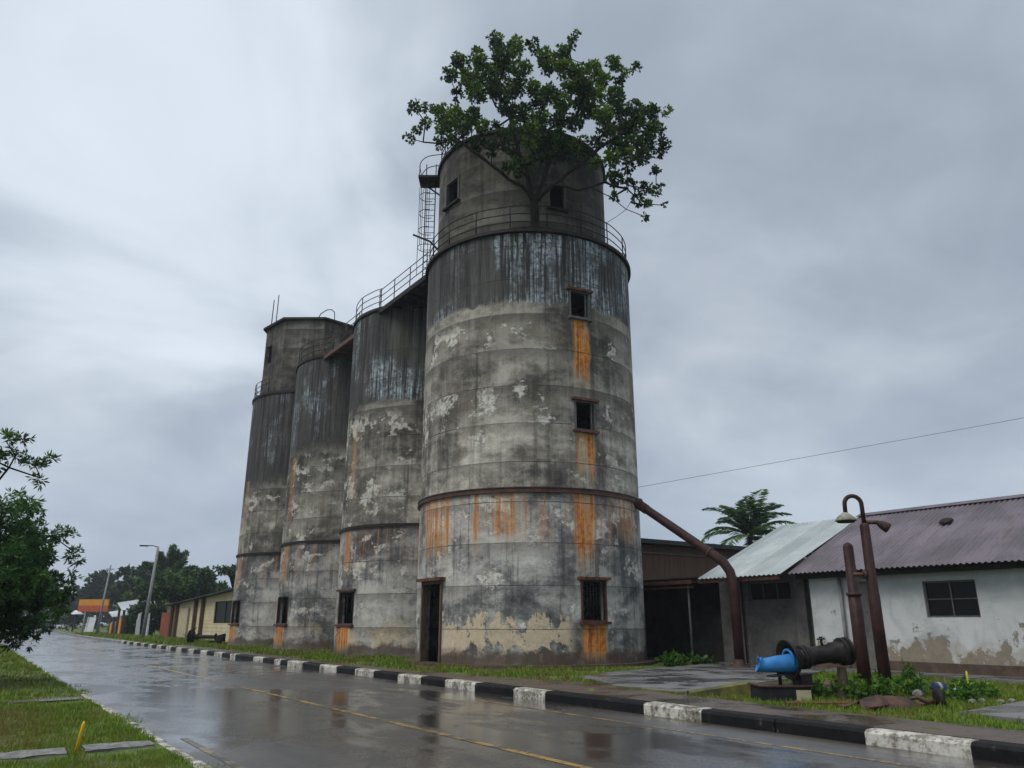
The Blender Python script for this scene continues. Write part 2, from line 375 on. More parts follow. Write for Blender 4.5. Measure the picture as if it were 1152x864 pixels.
def road_mat():
    g = NG('wet_asphalt'); p = g.sep(g.pos()); x, y = p[0], p[1]
    P2 = g.comb(x, g.mul(y, .55), 0)
    big = g.noise(P2, .28, 4, .55, .6); mid = g.noise(P2, 1.1, 6, .62, .5); fine = g.noise(g.pos(), 9, 6, .7); gr = g.noise(g.pos(), 70, 3, .7)
    c = g.mix(g.step(mid, .35, .65), (.034, .031, .028), (.072, .066, .059))
    c = g.mix(g.mul(g.step(big, .42, .62), .45), c, (.062, .053, .045))
    ch = g.noise(g.pos(), 28, 2, .6)
    c = g.mix(g.mul(g.step(gr, .58, .72), .45), c, (.13, .125, .12))
    c = g.mix(g.mul(g.step(ch, .60, .68), .5), c, (.15, .14, .13))
    c = g.mix(g.mul(g.step(ch, .40, .32), .5), c, (.015, .014, .013))
    # silt along the kerb and verge
    e = g.mx(g.step(x, 10.3, 11.05), g.step(x, 3.3, 2.6))
    c = g.mix(g.mul(g.mul(e, g.step(mid, .35, .6)), .7), c, (.075, .052, .034))
    # worn strips along the wheel tracks
    tr = g.math('ABSOLUTE', g.math('SINE', g.mul(g.sub(x, 3.2), 1.7)))
    wet = g.step(g.add(g.add(g.mul(big, .55), g.mul(mid, .35)), g.mul(fine, .10)), .44, .55)
    c = g.mix(g.mul(wet, .5), c, (.036, .034, .032))
    rough = g.add(.13, g.mul(g.sub(1, wet), .27))
    ex = g.math('DIVIDE', g.sub(x, 4.35), 1.15); ey = g.math('DIVIDE', g.sub(y, 16.6), 4.0)
    el = g.add(g.mul(ex, ex), g.mul(ey, ey))
    pud = g.step(g.add(el, g.mul(g.sub(mid, .5), 3.2)), 1.2, .7)
    rough = g.add(g.mul(rough, g.sub(1, pud)), g.mul(pud, .15))
    c = g.mix(g.mul(pud, .5), c, (.05, .048, .046))
    rough = g.add(rough, g.mul(g.step(fine, .5, .7), .08))
    # cross joints and cracks in the slab
    w = g.n('ShaderNodeTexVoronoi'); w.feature = 'DISTANCE_TO_EDGE'; g.L(g.comb(g.mul(x, .30), g.mul(y, .16), 0), w.inputs['Vector']); w.inputs['Scale'].default_value = 1
    ck = g.step(g.add(w.outputs['Distance'], g.mul(g.sub(fine, .5), .02)), .012, .003)
    c = g.mix(g.mul(g.mul(ck, g.step(mid, .45, .55)), .7), c, (.014, .013, .013))
    jt = g.math('FRACT', g.math('DIVIDE', g.add(y, g.add(g.mul(g.sub(mid, .5), .25), 1.6)), 7.7))
    c = g.mix(g.mul(g.step(g.math('ABSOLUTE', g.sub(jt, .5)), .004, .0022), .75), c, (.012, .011, .011))
    h = g.add(g.mul(gr, g.add(.15, g.mul(g.sub(1, wet), .85))), g.mul(fine, .12))
    b = g.bsdf(c, rough, g.bump(g.mul(h, g.sub(1, g.mul(pud, .85))), .28, .005), spec=1.0)
    g.L(g.add(.35, g.mul(wet, .6)), b.inputs['Coat Weight']); b.inputs['Coat IOR'].default_value = 1.5; g.L(g.add(.17, g.mul(g.sub(1, wet), .22)), b.inputs['Coat Roughness']); g.L(g.bump(g.mul(mid, 1.0), .03, .01), b.inputs['Coat Normal'])
    return g.m
M['road'] = road_mat()
def wetpave(name, a, b, moss=.3, rlo=.15, rhi=.5):
    g = NG(name); P = g.pos()
    n = g.noise(P, .8, 6, .62, .5); n2 = g.noise(P, 5, 6, .7); n3 = g.noise(P, 40, 3, .6)
    c = g.mix(g.step(n, .36, .64), a, b)
    c = g.mix(g.mul(g.step(n2, .55, .68), .5), c, tuple(q*.45 for q in a))
    c = g.mix(g.mul(g.step(g.noise(P, 1.7, 5, .6), .57, .66), moss), c, (.05, .055, .016))
    w = g.step(n, .42, .56)
    g.bsdf(c, g.add(rlo, g.mul(w, rhi-rlo)), g.bump(g.add(n2, g.mul(n3, .4)), .4, .012), spec=.5); return g.m
M['pave'] = wetpave('wet_footway', (.046, .030, .020), (.098, .072, .054), .25, .12, .5)
M['pave2'] = wetpave('wet_concrete', (.085, .085, .088), (.17, .168, .168), .25, .10, .45)
M['mossy'] = wetpave('mossy_concrete', (.045, .05, .016), (.17, .15, .035), .9, .6, .85)
def kerb_paint(name, white):
    g = NG(name); P = g.pos()
    n = g.noise(P, 3, 7, .68, .3); n2 = g.noise(P, 14, 5, .7)
    t = g.add(g.mul(n, .6), g.mul(n2, .4))
    if white: c = g.ramp(t, [(.38, (.050, .042, .032)), (.47, (.20, .185, .15)), (.54, (.46, .45, .40)), (.66, (.58, .57, .53))])
    else: c = g.ramp(t, [(.40, (.004, .004, .005)), (.57, (.010, .010, .010)), (.66, (.07, .06, .048))])
    g.bsdf(c, g.add(.4, g.mul(n2, .4)), g.bump(t, .6, .02), spec=.3 if white else .15); return g.m
M['kw'] = kerb_paint('worn_white_paint', True); M['kb'] = kerb_paint('worn_black_paint', False)
def line_mat(name, col, wear):
    g = NG(name); P = g.pos()
    n = g.noise(P, 2.2, 7, .7); n2 = g.noise(P, 20, 5, .75)
    m = g.step(g.add(g.mul(n, .55), g.mul(n2, .45)), wear, wear+.07)
    c = g.mix(m, (.055, .053, .051), col)
    g.bsdf(c, .35, g.bump(n2, .3, .004)); return g.m
M['yline'] = line_mat('worn_yellow_paint', (.36, .23, .06), .465)
M['yline2'] = line_mat('faded_yellow_paint', (.27, .20, .10), .48)
def peel_wall():
    g = NG('peeling_whitewash'); uv = g.sep(g.uv()); u, v = uv[0], uv[1]
    iso = g.comb(u, v, 0)
    n = g.noise(iso, .9, 7, .62, .6); n2 = g.noise(iso, 5, 6, .7); st = g.noise(g.comb(g.mul(u, 5), g.mul(v, .5), 1), 1, 4, .6)
    c = g.mix(g.step(n, .35, .65), (.36, .385, .39), (.52, .54, .54))
    c = g.mix(g.mul(g.step(st, .56, .70), .25), c, (.24, .24, .22))
    m = g.step(g.sub(g.add(g.mul(g.noise(g.comb(u, g.mul(v, .8), 4), 1.3, 9, .70, .15), 1.0), g.mul(n2, .06)), g.mul(v, .15)), .355, .405)
    c = g.mix(m, c, g.mix(n2, (.13, .125, .10), (.25, .235, .20)))
    m2 = g.mul(g.step(g.add(v, g.mul(g.sub(n, .5), 1.3)), 1.25, .85), g.step(n2, .35, .6))
    c = g.mix(g.mul(m2, .38), c, (.32, .22, .12))
    sp = g.step(g.noise(iso, 7, 5, .7), .655, .675)
    c = g.mix(g.mul(sp, .8), c, (.16, .155, .14))
    g.bsdf(c, .75, g.bump(g.sub(n2, g.mul(m, .6)), .5, .015)); return g.m
M['peel'] = peel_wall()
M['greywall'] = simple('grimy_concrete_wall', (.055, .055, .052), (.15, .145, .135), 1.2, .85, bump=.3, det=8)
M['darkwall'] = simple('shade_dark_wall', (.012, .011, .010), (.04, .037, .033), 1.5, .9, det=7)  # dark stained concrete, with the shade under the shed roof put into its colour
M['brownwall'] = simple('brown_sheeting', (.075, .042, .030), (.125, .070, .052), 1.2, .8, stretch=(5, 5, .6))
def roof_mat(name, a, b, rustc, rk, rough):
    g = NG(name); uv = g.sep(g.uv())
    n = g.noise(g.comb(uv[0], g.mul(uv[1], .6), 0), .9, 6, .6); n2 = g.noise(g.comb(g.mul(uv[0], 4), g.mul(uv[1], .6), 2), 1.3, 6, .65)
    sh = g.white(g.math('FLOOR', g.math('DIVIDE', uv[0], .83)))
    c = g.mix(g.step(n, .35, .65), a, b); c = g.hs(c, g.add(.85, g.mul(sh, .3)))
    c = g.mix(g.mul(g.step(n2, .56, .68), rk), c, rustc)
    lap = g.step(g.math('ABSOLUTE', g.sub(g.math('FRACT', g.math('DIVIDE', uv[1], 1.85)), .5)), .488, .496)
    c = g.mix(g.mul(lap, .4), c, tuple(q*.3 for q in a))
    g.bsdf(c, g.add(rough, g.mul(n2, .15)), g.bump(n2, .15, .006), spec=.5); return g.m
M['purple'] = roof_mat('purple_corrugated_iron', (.070, .054, .066), (.135, .108, .130), (.075, .042, .034), .55, .34)
M['cyanroof'] = roof_mat('pale_green_corrugated_iron', (.30, .345, .35), (.40, .445, .445), (.20, .22, .2), .3, .38)
M['tin'] = roof_mat('grey_tin', (.28, .31, .34), (.42, .45, .48), (.14, .08, .05), .35, .35)
M['darkroof'] = simple('dark_roof_sheet', (.010, .014, .014), (.03, .036, .034), 2, .4)
M['cream'] = simple('cream_weatherboard', (.46, .40, .25), (.60, .53, .35), 1.5, .75, bump=.1)
M['shed_brown'] = simple('old_brown_boards', (.05, .03, .022), (.15, .09, .06), 3, .85, stretch=(2, 2, .5))
M['reddoor'] = simple('rust_red_door', (.17, .042, .020), (.28, .075, .035), 2, .6)
M['orange'] = simple('orange_board', (.50, .20, .03), (.60, .26, .04), 2, .5, bump=.05)
M['redboard'] = simple('faded_red_board', (.36, .07, .035), (.46, .10, .05), 2, .5, bump=.05)
M['whitec'] = simple('white_cloth', (.55, .56, .60), (.72, .73, .78), 2, .7, bump=.1)
M['polec'] = simple('concrete_pole', (.17, .175, .18), (.29, .29, .29), 4, .75)
M['peg'] = simple('yellow_peg', (.62, .36, .01), (.72, .46, .02), 5, .5)
M['lime_peg'] = simple('lime_stake', (.42, .48, .03), (.55, .58, .05), 5, .5)
M['enamel'] = simple('stained_enamel', (.12, .12, .085), (.32, .32, .25), 7, .45)
M['tyre'] = simple('tyre_rubber', (.010, .010, .010), (.022, .021, .020), 9, .8)
M['blackblock'] = simple('black_block', (.006, .006, .008), (.018, .018, .022), 4, .8)
M['creamblock'] = simple('cream_block', (.30, .27, .17), (.46, .42, .29), 4, .7)
M['stone'] = simple('grey_stone', (.10, .10, .095), (.26, .26, .25), 7, .8, bump=.6)
M['denim'] = simple('navy_plastic', (.012, .018, .06), (.03, .05, .14), 4, .5)
TREE=[(14.09,21.77,24.52,0.36),(16.47,25.44,28.37,0.42),(14.4,20.89,23.78,0.39),(17.58,25.49,28.64,0.48),(17.14,23.36,27.19,0.3),(13.29,21.89,23.38,0.4),(14.85,24.46,25.92,0.44),(13.25,23.31,24.22,0.32),(14.9,26.2,27.01,0.36),(12.87,23.49,23.5,0.32),(14.33,26.16,25.98,0.36),(13.87,23.46,23.74,0.47),(14.99,25.35,25.51,0.5),(14.3,22.68,23.68,0.46),(15.88,25.19,26.11,0.51),(14.38,21.61,23.31,0.45),(15.86,23.84,25.54,0.49),(15.43,21.79,23.8,0.41),(16.95,23.95,25.98,0.45),(13.88,21.06,23.2,0.35),(16.74,25.39,27.63,0.42),(13.39,23.7,22.95,0.28),(13.44,22.09,21.93,0.4),(14.99,24.64,24.27,0.44),(14.11,21.77,22.15,0.45),(15.71,24.24,24.47,0.5),(15.45,22.41,23.29,0.47),(17.47,25.34,26.12,0.53),(15.79,21.55,22.88,0.37),(17.26,23.56,24.86,0.4),(15.13,19.76,22.89,0.34),(18.79,24.54,28.01,0.42),(16.71,20.74,24.47,0.36),(19.52,24.22,28.29,0.43),(18.17,21.67,26.77,0.27),(15.66,20.29,23.01,0.35),(17.84,23.12,25.98,0.4),(15.84,19.52,22.56,0.39),(19.17,23.62,26.95,0.47),(16.43,19.26,22.35,0.39),(20.0,23.45,26.84,0.47),(17.91,20.14,23.96,0.32),(19.63,22.08,26.1,0.35),(18.95,19.96,24.53,0.33),(20.01,21.08,25.81,0.34),(19.66,19.44,24.23,0.23),(19.55,19.98,24.28,0.24),(16.62,20.0,22.49,0.44),(18.37,22.1,24.68,0.49),(17.04,19.68,22.22,0.44),(19.32,22.32,24.96,0.5),(18.2,20.0,23.47,0.37),(20.49,22.52,26.21,0.41),(19.55,20.49,24.15,0.29),(17.95,20.09,22.64,0.41),(19.85,22.21,24.85,0.46),(18.28,19.34,22.17,0.41),(19.85,21.01,23.93,0.44),(15.21,19.74,21.2,0.38),(17.54,22.77,24.19,0.44),(16.0,19.92,21.3,0.39),(19.29,24.02,25.33,0.47),(16.23,21.8,22.46,0.37),(18.32,24.61,25.13,0.42),(15.22,21.51,21.33,0.41),(17.38,24.57,24.13,0.46),(16.33,21.76,21.57,0.47),(17.28,23.03,22.73,0.49),(16.72,21.03,21.42,0.37),(19.35,24.33,24.52,0.43),(12.24,25.28,22.8,0.29),(12.97,25.48,23.17,0.29),(12.57,23.51,21.58,0.36),(13.99,26.18,23.83,0.41),(13.25,23.64,21.81,0.37),(14.22,25.36,23.28,0.4),(12.75,25.24,22.19,0.27),(12.57,25.62,21.95,0.24),(12.1,25.36,21.22,0.21),(12.74,23.57,20.93,0.37),(14.06,26.0,22.91,0.4),(13.05,22.61,20.48,0.36),(14.29,24.76,22.27,0.39),(13.19,22.04,20.81,0.31),(14.74,24.65,23.07,0.34),(14.06,22.66,20.93,0.32),(15.75,25.38,23.24,0.36),(13.71,25.55,21.7,0.3),(13.58,24.16,20.98,0.28),(16.08,24.79,23.02,0.3),(13.99,22.93,20.43,0.28),(17.32,20.37,22.03,0.37),(19.09,22.46,24.11,0.4),(17.3,20.71,21.34,0.37),(18.53,22.19,22.74,0.4),(17.95,20.45,21.96,0.37),(19.96,22.75,24.24,0.41),(17.39,19.05,20.74,0.39),(19.62,21.49,23.17,0.44),(19.22,20.06,22.39,0.38),(21.07,21.99,24.37,0.41),(19.45,19.37,22.06,0.37),(20.79,20.71,23.46,0.4),(20.43,19.43,22.38,0.33),(21.26,20.21,23.21,0.34),(21.46,19.48,22.85,0.21),(18.87,19.59,21.18,0.37),(20.45,21.23,22.81,0.4),(19.95,19.75,21.85,0.38),(21.27,21.06,23.19,0.4),(20.62,19.52,21.73,0.33),(21.21,20.07,22.3,0.34),(17.69,19.27,20.26,0.36),(19.63,21.38,22.3,0.39),(18.3,19.34,19.94,0.36),(20.91,22.1,22.55,0.41),(19.18,19.35,20.41,0.32),(21.03,21.21,22.22,0.35),(20.32,19.58,21.0,0.38),(21.04,20.27,21.68,0.39),(20.99,19.31,21.11,0.29),(21.33,19.59,21.92,0.19),(17.68,19.89,20.14,0.32),(17.33,20.46,20.33,0.27),(17.71,19.06,18.84,0.31),(20.65,22.22,21.69,0.36),(18.56,19.05,19.39,0.31),(20.56,21.11,21.3,0.35),(19.79,19.41,19.94,0.33),(21.12,20.72,21.17,0.35),(20.92,19.59,20.72,0.29),(20.65,19.55,19.71,0.24),(19.65,20.21,19.83,0.29),(18.79,20.11,18.96,0.33),(20.1,21.51,20.17,0.35),(20.62,21.11,19.75,0.3),(20.86,20.57,19.43,0.3),(20.86,19.81,19.04,0.29),(20.11,20.17,18.47,0.29),(20.3,19.77,18.09,0.24),(20.81,19.39,18.02,0.11),(20.1,19.76,17.42,0.15),(19.84,21.29,19.06,0.22),(16.71,21.74,20.69,0.47),(16.62,20.76,20.22,0.36),(16.26,21.87,20.34,0.37),(16.78,21.5,20.08,0.37),(16.17,21.75,19.74,0.33),(15.43,22.19,19.34,0.37),(15.87,22.09,19.57,0.33),(14.79,22.01,19.0,0.23),(17.34,20.97,20.25,0.23),(13.55,23.96,25.08,0.19),(14.41,24.01,25.96,0.13),(17.31,23.39,26.93,0.25),(18.38,22.23,26.77,0.22),(14.82,22.06,21.89,0.36),(17.23,25.65,25.17,0.42),(15.77,21.93,20.94,0.32),(14.68,21.3,20.25,0.31),(16.26,23.59,22.24,0.34),(16.74,21.06,20.81,0.32),(13.77,23.23,21.4,0.32),(15.22,25.66,23.46,0.36),(14.36,22.51,20.21,0.27),(14.23,23.33,20.44,0.24),(14.57,22.75,20.12,0.24),(15.29,22.56,20.54,0.3),(15.47,21.51,20.08,0.31),(16.26,21.59,20.74,0.32),(17.45,20.96,19.79,0.26),(17.96,20.8,20.2,0.28),(17.67,20.01,19.17,0.24),(16.78,21.64,21.04,0.34),(15.63,22.48,20.13,0.26),(17.05,21.14,19.98,0.28),(14.69,20.08,19.53,0.31),(18.36,25.1,23.99,0.38),(14.76,22.35,20.59,0.28)]
LIMBS=[[(16.44,22.32,16.73),(16.3,22.17,17.5),(16.21,22.11,17.93)],[(16.21,22.11,17.93),(15.57,22.06,18.46),(14.8,22.34,18.91),(14.05,22.98,19.84),(13.56,23.44,20.5)],[(16.21,22.11,17.93),(15.83,22.0,18.9),(15.59,22.41,20.62),(15.52,22.82,22.15),(15.18,23.42,22.91),(14.81,23.79,24.13)],[(16.21,22.11,17.93),(16.37,21.64,18.9),(17.13,21.6,21.28),(17.84,21.72,23.08),(18.11,21.9,26.03)],[(16.21,22.11,17.93),(16.57,21.26,18.44),(17.38,20.58,19.32),(18.38,20.38,20.43),(19.74,20.18,21.63)],[(16.57,21.26,18.44),(17.16,20.49,18.02),(18.32,20.18,18.63),(19.4,20.05,18.65)]]

# ---------------------------------------------------------------- setting
def cx(s):  # sideways drift of the road where it bends
    return 0.0003*(s-70)**2 if 70 < s < 330 else (0 if s <= 70 else 20.28+0.156*(s-330))
SS = [-60, -20, 0] + list(np.arange(3, 70, 2.5)) + list(np.arange(70, 330, 8)) + list(range(330, 520, 30))
def strip(name, x0, x1, z, mat, s0=-60, s1=520, zf=None, nx=1, kind='structure'):
    b = MB(); ss = sorted([s for s in SS if s0 < s < s1]+[s0, s1])
    P = [[(x0+(x1-x0)*i/nx+cx(s), s, z) for i in range(nx+1)] for s in ss]
    b.grid(P, lambda a, c: (P[a][c][0], P[a][c][1]), sm=False)
    o = b.build(name, mat); o['kind'] = kind; return o
g0 = MB(); g0.face([(-800, -800, -.04), (800, -800, -.04), (800, 800, -.04), (-800, 800, -.04)])
tag(g0.build('ground', M['soil']), kind='structure')
strip('road', 2.45, 11.3, 0.0, M['road'])
# verges: gently uneven ground beside the road, with a face down to it
def bumpz(x, y): return .018*math.sin(x*1.9+y*.7)+.014*math.sin(y*2.3-x*1.1)+.010*math.sin(x*5.1+y*4.3)
def verge(name, xs, zb, face_x, fx=None):
    b = MB(); ss = list(np.arange(-6, 45, .45))+[q for q in SS if q > 46]
    ss = [-60, -30]+ss
    def edge(x): return min(1, abs(x-face_x)/.5)
    P = [[(x+cx(s), s, zb+bumpz(x, s)*edge(x)) for x in xs] for s in ss]
    b.grid(P, lambda a, c: (P[a][c][0], P[a][c][1]))
    P2 = [[(face_x+cx(s), s, zb), (face_x+cx(s), s, -.05)] for s in ss]
    b.grid(P2, sm=False)
    return tag(b.build(name, M['soil']), kind='structure')
verge('left_verge', [2.5]+list(np.arange(2.1, -7, -.45))+[-12, -25, -60, -150, -300], .095, 2.5)
verge('right_verge', [11.38]+list(np.arange(11.9, 24, .45))+[30, 45, 80, 160, 300], .19, 11.38)
# kerb on the right: stones 1.5 m long painted white and black
wh = [(5.64, 7.14), (10.26, 11.73), (14.91, 16.18), (17.92, 19.48), (20.87, 22.36), (24.08, 25.56), (27.19, 28.82), (30.61, 32.36), (33.25, 34.05), (35.64, 37.08), (39.98, 40.92)]
s_ = 42.4
while s_ < 75: wh.append((s_, s_+1.5)); s_ += 3.05
cuts = [-10.0]
for a, b_ in wh: cuts += [a, b_]
k = MB()
edges = []
for a, b_ in zip(cuts[:-1], cuts[1:]): edges.append((a, b_, 0 if (a, b_) in wh else 1))
for (a, b_, mi) in edges:
    n = max(1, round((b_-a)/1.5)); 
    for q in range(n):
        y0 = a+(b_-a)*q/n+.006; y1 = a+(b_-a)*(q+1)/n-.006
        dx = random.uniform(-.008, .008); dz = random.uniform(-.008, .008)
        pr = [(11.10, -.03), (11.10, .165), (11.125, .195), (11.155, .21), (11.40, .215), (11.40, -.03)]
        P = [[(x+cx(y)+dx, y, z+dz) for x, z in pr] for y in (y0, y1)]
        k.grid(P, sm=False, mi=mi)
        k.face([P[0][i] for i in range(6)], mi=mi); k.face([P[1][i] for i in range(5, -1, -1)], mi=mi)
tag(k.build('right_kerb', [M['kw'], M['kb']]), kind='structure')
k = MB()
ss = list(np.arange(cuts[-1], 300, 3))
pr = [(11.10, -.03), (11.10, .17), (11.15, .21), (11.40, .215)]
k.grid([[(x+cx(y), y, z) for x, z in pr] for y in ss], sm=False)
tag(k.build('far_kerb', M['pave2']), kind='structure')
k = MB(); y = -10
while y < 60:
    L = random.uniform(.9, 1.1); dz = random.uniform(-.012, .006); dx = random.uniform(-.012, .012)
    if y > 17: dz -= .02
    pr = [(2.68, -.03), (2.67, .075), (2.63, .10), (2.50, .105), (2.47, .09), (2.47, -.03)]
    P = [[(x+dx, yy, z+dz) for x, z in pr] for yy in (y+.005, y+L-.005)]
    k.grid(P, sm=False); k.face(P[0]); k.face(P[1][::-1]); y += L
tag(k.build('left_kerb', M['kw']), kind='structure')
# footway and paved apron
def slab(name, poly, z0, z1, mat, sidemat=None):
    b = MB(); b.face([(x, y, z1) for x, y in poly], [(x, y) for x, y in poly])
    n = len(poly)
    for i in range(n):
        (x0, y0), (x1, y1) = poly[i], poly[(i+1) % n]
        b.face([(x0, y0, z0), (x1, y1, z0), (x1, y1, z1), (x0, y0, z1)], mi=1 if sidemat else 0)
    return tag(b.build(name, [mat, sidemat] if sidemat else mat), kind='structure')
fw = [(11.39, -10), (12.75, -10), (12.78, 4), (12.72, 8), (12.85, 12.2), (13.0, 14.5), (13.6, 15.4), (13.3, 17.5), (12.6, 20), (12.15, 24), (12.2, 34), (12.5, 46), (12.5, 58), (11.39, 58)]
slab('footway', fw, .10, .219, M['pave'])
slab('concrete_apron', [(13.02, 12.35), (16.2, 13.3), (18.6, 13.9), (22.4, 15.5), (24.9, 16.2), (24.9, 30), (23.2, 30), (23.0, 20.6), (20.0, 19.6), (16.8, 18.9), (14.2, 17.6), (13.45, 15.6), (12.9, 14.4)], .1, .262, M['pave2'], M['mossy'])
slab('house_path', [(22.5, 2), (23.74, 2), (23.74, 16.1), (22.3, 15.4)], .1, .285, M['pave2'])
slab('access_slab', [(14.1, 7.3), (17.4, 7.6), (22.4, 8.2), (22.4, 4.4), (17, 3.9), (13.9, 4.2)], .1, .245, M['pave2'])
slab('drain_slab', [(-9, 19.0), (2.4, 19.9), (2.42, 20.5), (-9, 19.7)], .0, .118, M['pave'])
def slabs_left():
    b = MB()
    for (x0, x1, dy) in [(-5.4, -2.9, 0), (-2.8, -.25, .03), (-.2, 1.35, -.02), (1.56, 2.4, .05)]:
        y0 = 11.75+.25*(x0+5)*.14+dy; y1 = 11.75+.25*(x1+5)*.14+dy
        w = .52
        pts = [(x0, y0), (x1, y1), (x1, y1+w), (x0, y0+w)]
        z = .135
        nx = max(2, int((x1-x0)/.12)); ny = 5
        G = [[(x0+(x1-x0)*i/nx, (y0+(y1-y0)*i/nx)+w*j/ny+random.uniform(-.012, .012)*(1+2*(j in (0, ny))), z+random.uniform(-.010, .008)-(.02 if j in (0, ny) else 0)) for i in range(nx+1)] for j in range(ny+1)]
        b.grid(G, sm=False)
        for i in range(4):
            (a, c), (d, e) = pts[i], pts[(i+1) % 4]
            b.face([(a, c, 0), (d, e, 0), (d, e, z-.022), (a, c, z-.022)])
    return tag(b.build('verge_paving', M['stone']), kind='structure')
slabs_left()
def line(name, x, w, s0, s1, mat):
    b = MB(); ss = np.linspace(s0, s1, max(2, int((s1-s0)/2)))
    b.grid([[(x-w/2+cx(s), s, .004), (x+w/2+cx(s), s, .004)] for s in ss], sm=False)
    return tag(b.build(name, mat), kind='structure')
line('centre_line', 6.56, .13, -5, 38, M['yline'])
line('far_centre_line', 6.56, .12, 46, 90, M['yline2'])
line('left_edge_line', 3.07, .11, -5, 13.4, M['yline2'])
line('right_edge_line', 9.96, .09, -5, 16, M['yline'])

# ---------------------------------------------------------------- foliage
def leaf_mesh(name, pos, axis, L, W, rnd, mat, parent=None, fold=.25, extra=None):
    """pos (N,3), unit axis (N,3): one kite-shaped leaf each"""
    N = len(pos); ref = rng.normal(size=(N, 3)); b = np.cross(axis, ref); b /= np.linalg.norm(b, axis=1, keepdims=True)+1e-9
    nrm = np.cross(axis, b)
    L = np.broadcast_to(np.asarray(L, float), (N,))[:, None]; W = np.broadcast_to(np.asarray(W, float), (N,))[:, None]
    v = np.empty((N, 4, 3))
    v[:, 0] = pos; v[:, 1] = pos+axis*L*.55+b*W*.5+nrm*W*fold; v[:, 2] = pos+axis*L-nrm*L*.08; v[:, 3] = pos+axis*L*.55-b*W*.5+nrm*W*fold
    org = np.array(ROOT[parent.name]) if parent is not None else np.array([pos[:, 0].mean(), pos[:, 1].mean(), pos[:, 2].min()])
    me = bpy.data.meshes.new(name); me.vertices.add(N*4); me.vertices.foreach_set('co', (v.reshape(-1, 3)-org).ravel())
    me.loops.add(N*4); me.loops.foreach_set('vertex_index', np.arange(N*4, dtype=np.int32))
    me.polygons.add(N); me.polygons.foreach_set('loop_start', np.arange(0, N*4, 4, dtype=np.int32))
    me.polygons.foreach_set('loop_total', np.full(N, 4, dtype=np.int32))
    at = me.attributes.new('rnd', 'FLOAT', 'FACE'); at.data.foreach_set('value', np.clip(rnd, 0, 1).astype(np.float32))
    me.materials.append(mat); me.update(); me.validate()
    o = bpy.data.objects.new(name, me); COL.objects.link(o)
    if parent is not None: o.parent = parent
    else: o.location = org
    ROOT[o.name] = Vector(org); return o

def rosettes(cl, per, nleaf, up=.35, droop=0.0, flat=1.0):
    """clumps (x,y,z,r) -> leaf roots, leaf axes, tone"""
    P = []; A = []; T = []
    for (x, y, z, r) in cl:
        ct = rng.random()
        m = max(1, int(per*(r/.4)**2)) if per > 0 else 1
        for _ in range(m):
            d = rng.normal(size=3); d /= np.linalg.norm(d); rad = r*rng.random()**.45
            c = np.array([x, y, z])+d*rad*np.array([1, 1, flat])
            o = d*.7+np.array([0, 0, up])+rng.normal(size=3)*.35; o /= np.linalg.norm(o)
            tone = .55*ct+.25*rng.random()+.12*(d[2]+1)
            for _ in range(nleaf):
                a = rng.normal(size=3); a -= o*(a@o)*.6; a = a/np.linalg.norm(a)+o*.55; a[2] -= droop
                a /= np.linalg.norm(a); P.append(c+a*.02); A.append(a); T.append(tone+rng.normal()*.08)
    return np.array(P), np.array(A), np.array(T)

def skeleton(limbs, cl, droop=.1):
    nodes = []; par = []
    def addn(p, q): nodes.append(np.array(p, float)); par.append(q); return len(nodes)-1
    for L in limbs:
        prev = None
        if nodes:
            d = [np.linalg.norm(n-np.array(L[0])) for n in nodes]; i = int(np.argmin(d))
            if d[i] < .3: prev = i
        for j, p in enumerate(L):
            if j == 0 and prev is not None: continue
            if prev is not None:
                mid = (nodes[prev]+np.array(p))/2+rng.normal(size=3)*.05*np.linalg.norm(nodes[prev]-np.array(p))
                prev = addn(mid, prev)
            prev = addn(p, prev)
    root = nodes[0]; tips = []
    cl2 = sorted(cl, key=lambda c: np.linalg.norm(np.array(c[:3])-root))
    for c in cl2:
        p = np.array(c[:3]); rd = np.linalg.norm(p-root)
        best = None; bd = 1e9
        for i, q in enumerate(nodes):
            if np.linalg.norm(q-root) > rd*1.02: continue
            if i < 2: continue
            dd = np.linalg.norm(p-q)+ (1.2 if q[2] > p[2]+1 else 0)
            if dd < bd: bd = dd; best = i
        if best is None: best = min(2, len(nodes)-1)
        q = nodes[best]; D = p-q; n = max(1, int(np.linalg.norm(D)/.7)); prev = best
        for j in range(1, n+1):
            f = j/n; off = rng.normal(size=3)*.10*np.linalg.norm(D)*f*(1-f)*1.6; off[2] -= droop*np.linalg.norm(D)*f*(1-f)
            prev = addn(q+D*f+off, prev)
        tips.append(prev)
    return nodes, par, tips

def branches(b, nodes, par, tips, r0, rmin=.012, n=6):
    cnt = [0]*len(nodes)
    for t in tips:
        i = t
        while i is not None: cnt[i] += 1; i = par[i]
    tot = max(cnt[0], 1)
    rad = [max(rmin, r0*(max(c, .5)/tot)**.5) for c in cnt]
    for i, p in enumerate(par):
        if p is None: continue
        b.tube([nodes[p], nodes[i]], [min(rad[p], rad[i]*1.35), rad[i]], n if rad[i] > .04 else 4, caps=False)
    return rad

def crown(c, rx, ry, rz, n, rc, bottom=-.7, hollow=.5):
    out = []
    while len(out) < n:
        d = rng.normal(size=3); d /= np.linalg.norm(d); q = (hollow+(1-hollow)*rng.random())
        if rng.random() < .25: q = rng.random()
        if d[2]*q < bottom: continue
        w = 1+.18*math.sin(d[0]*5+c[0])+.14*math.sin(d[1]*6+d[2]*4+c[1])
        out.append((c[0]+d[0]*q*rx*w, c[1]+d[1]*q*ry*w, c[2]+d[2]*q*rz*w, rc*rng.uniform(.6, 1.3)))
    return out

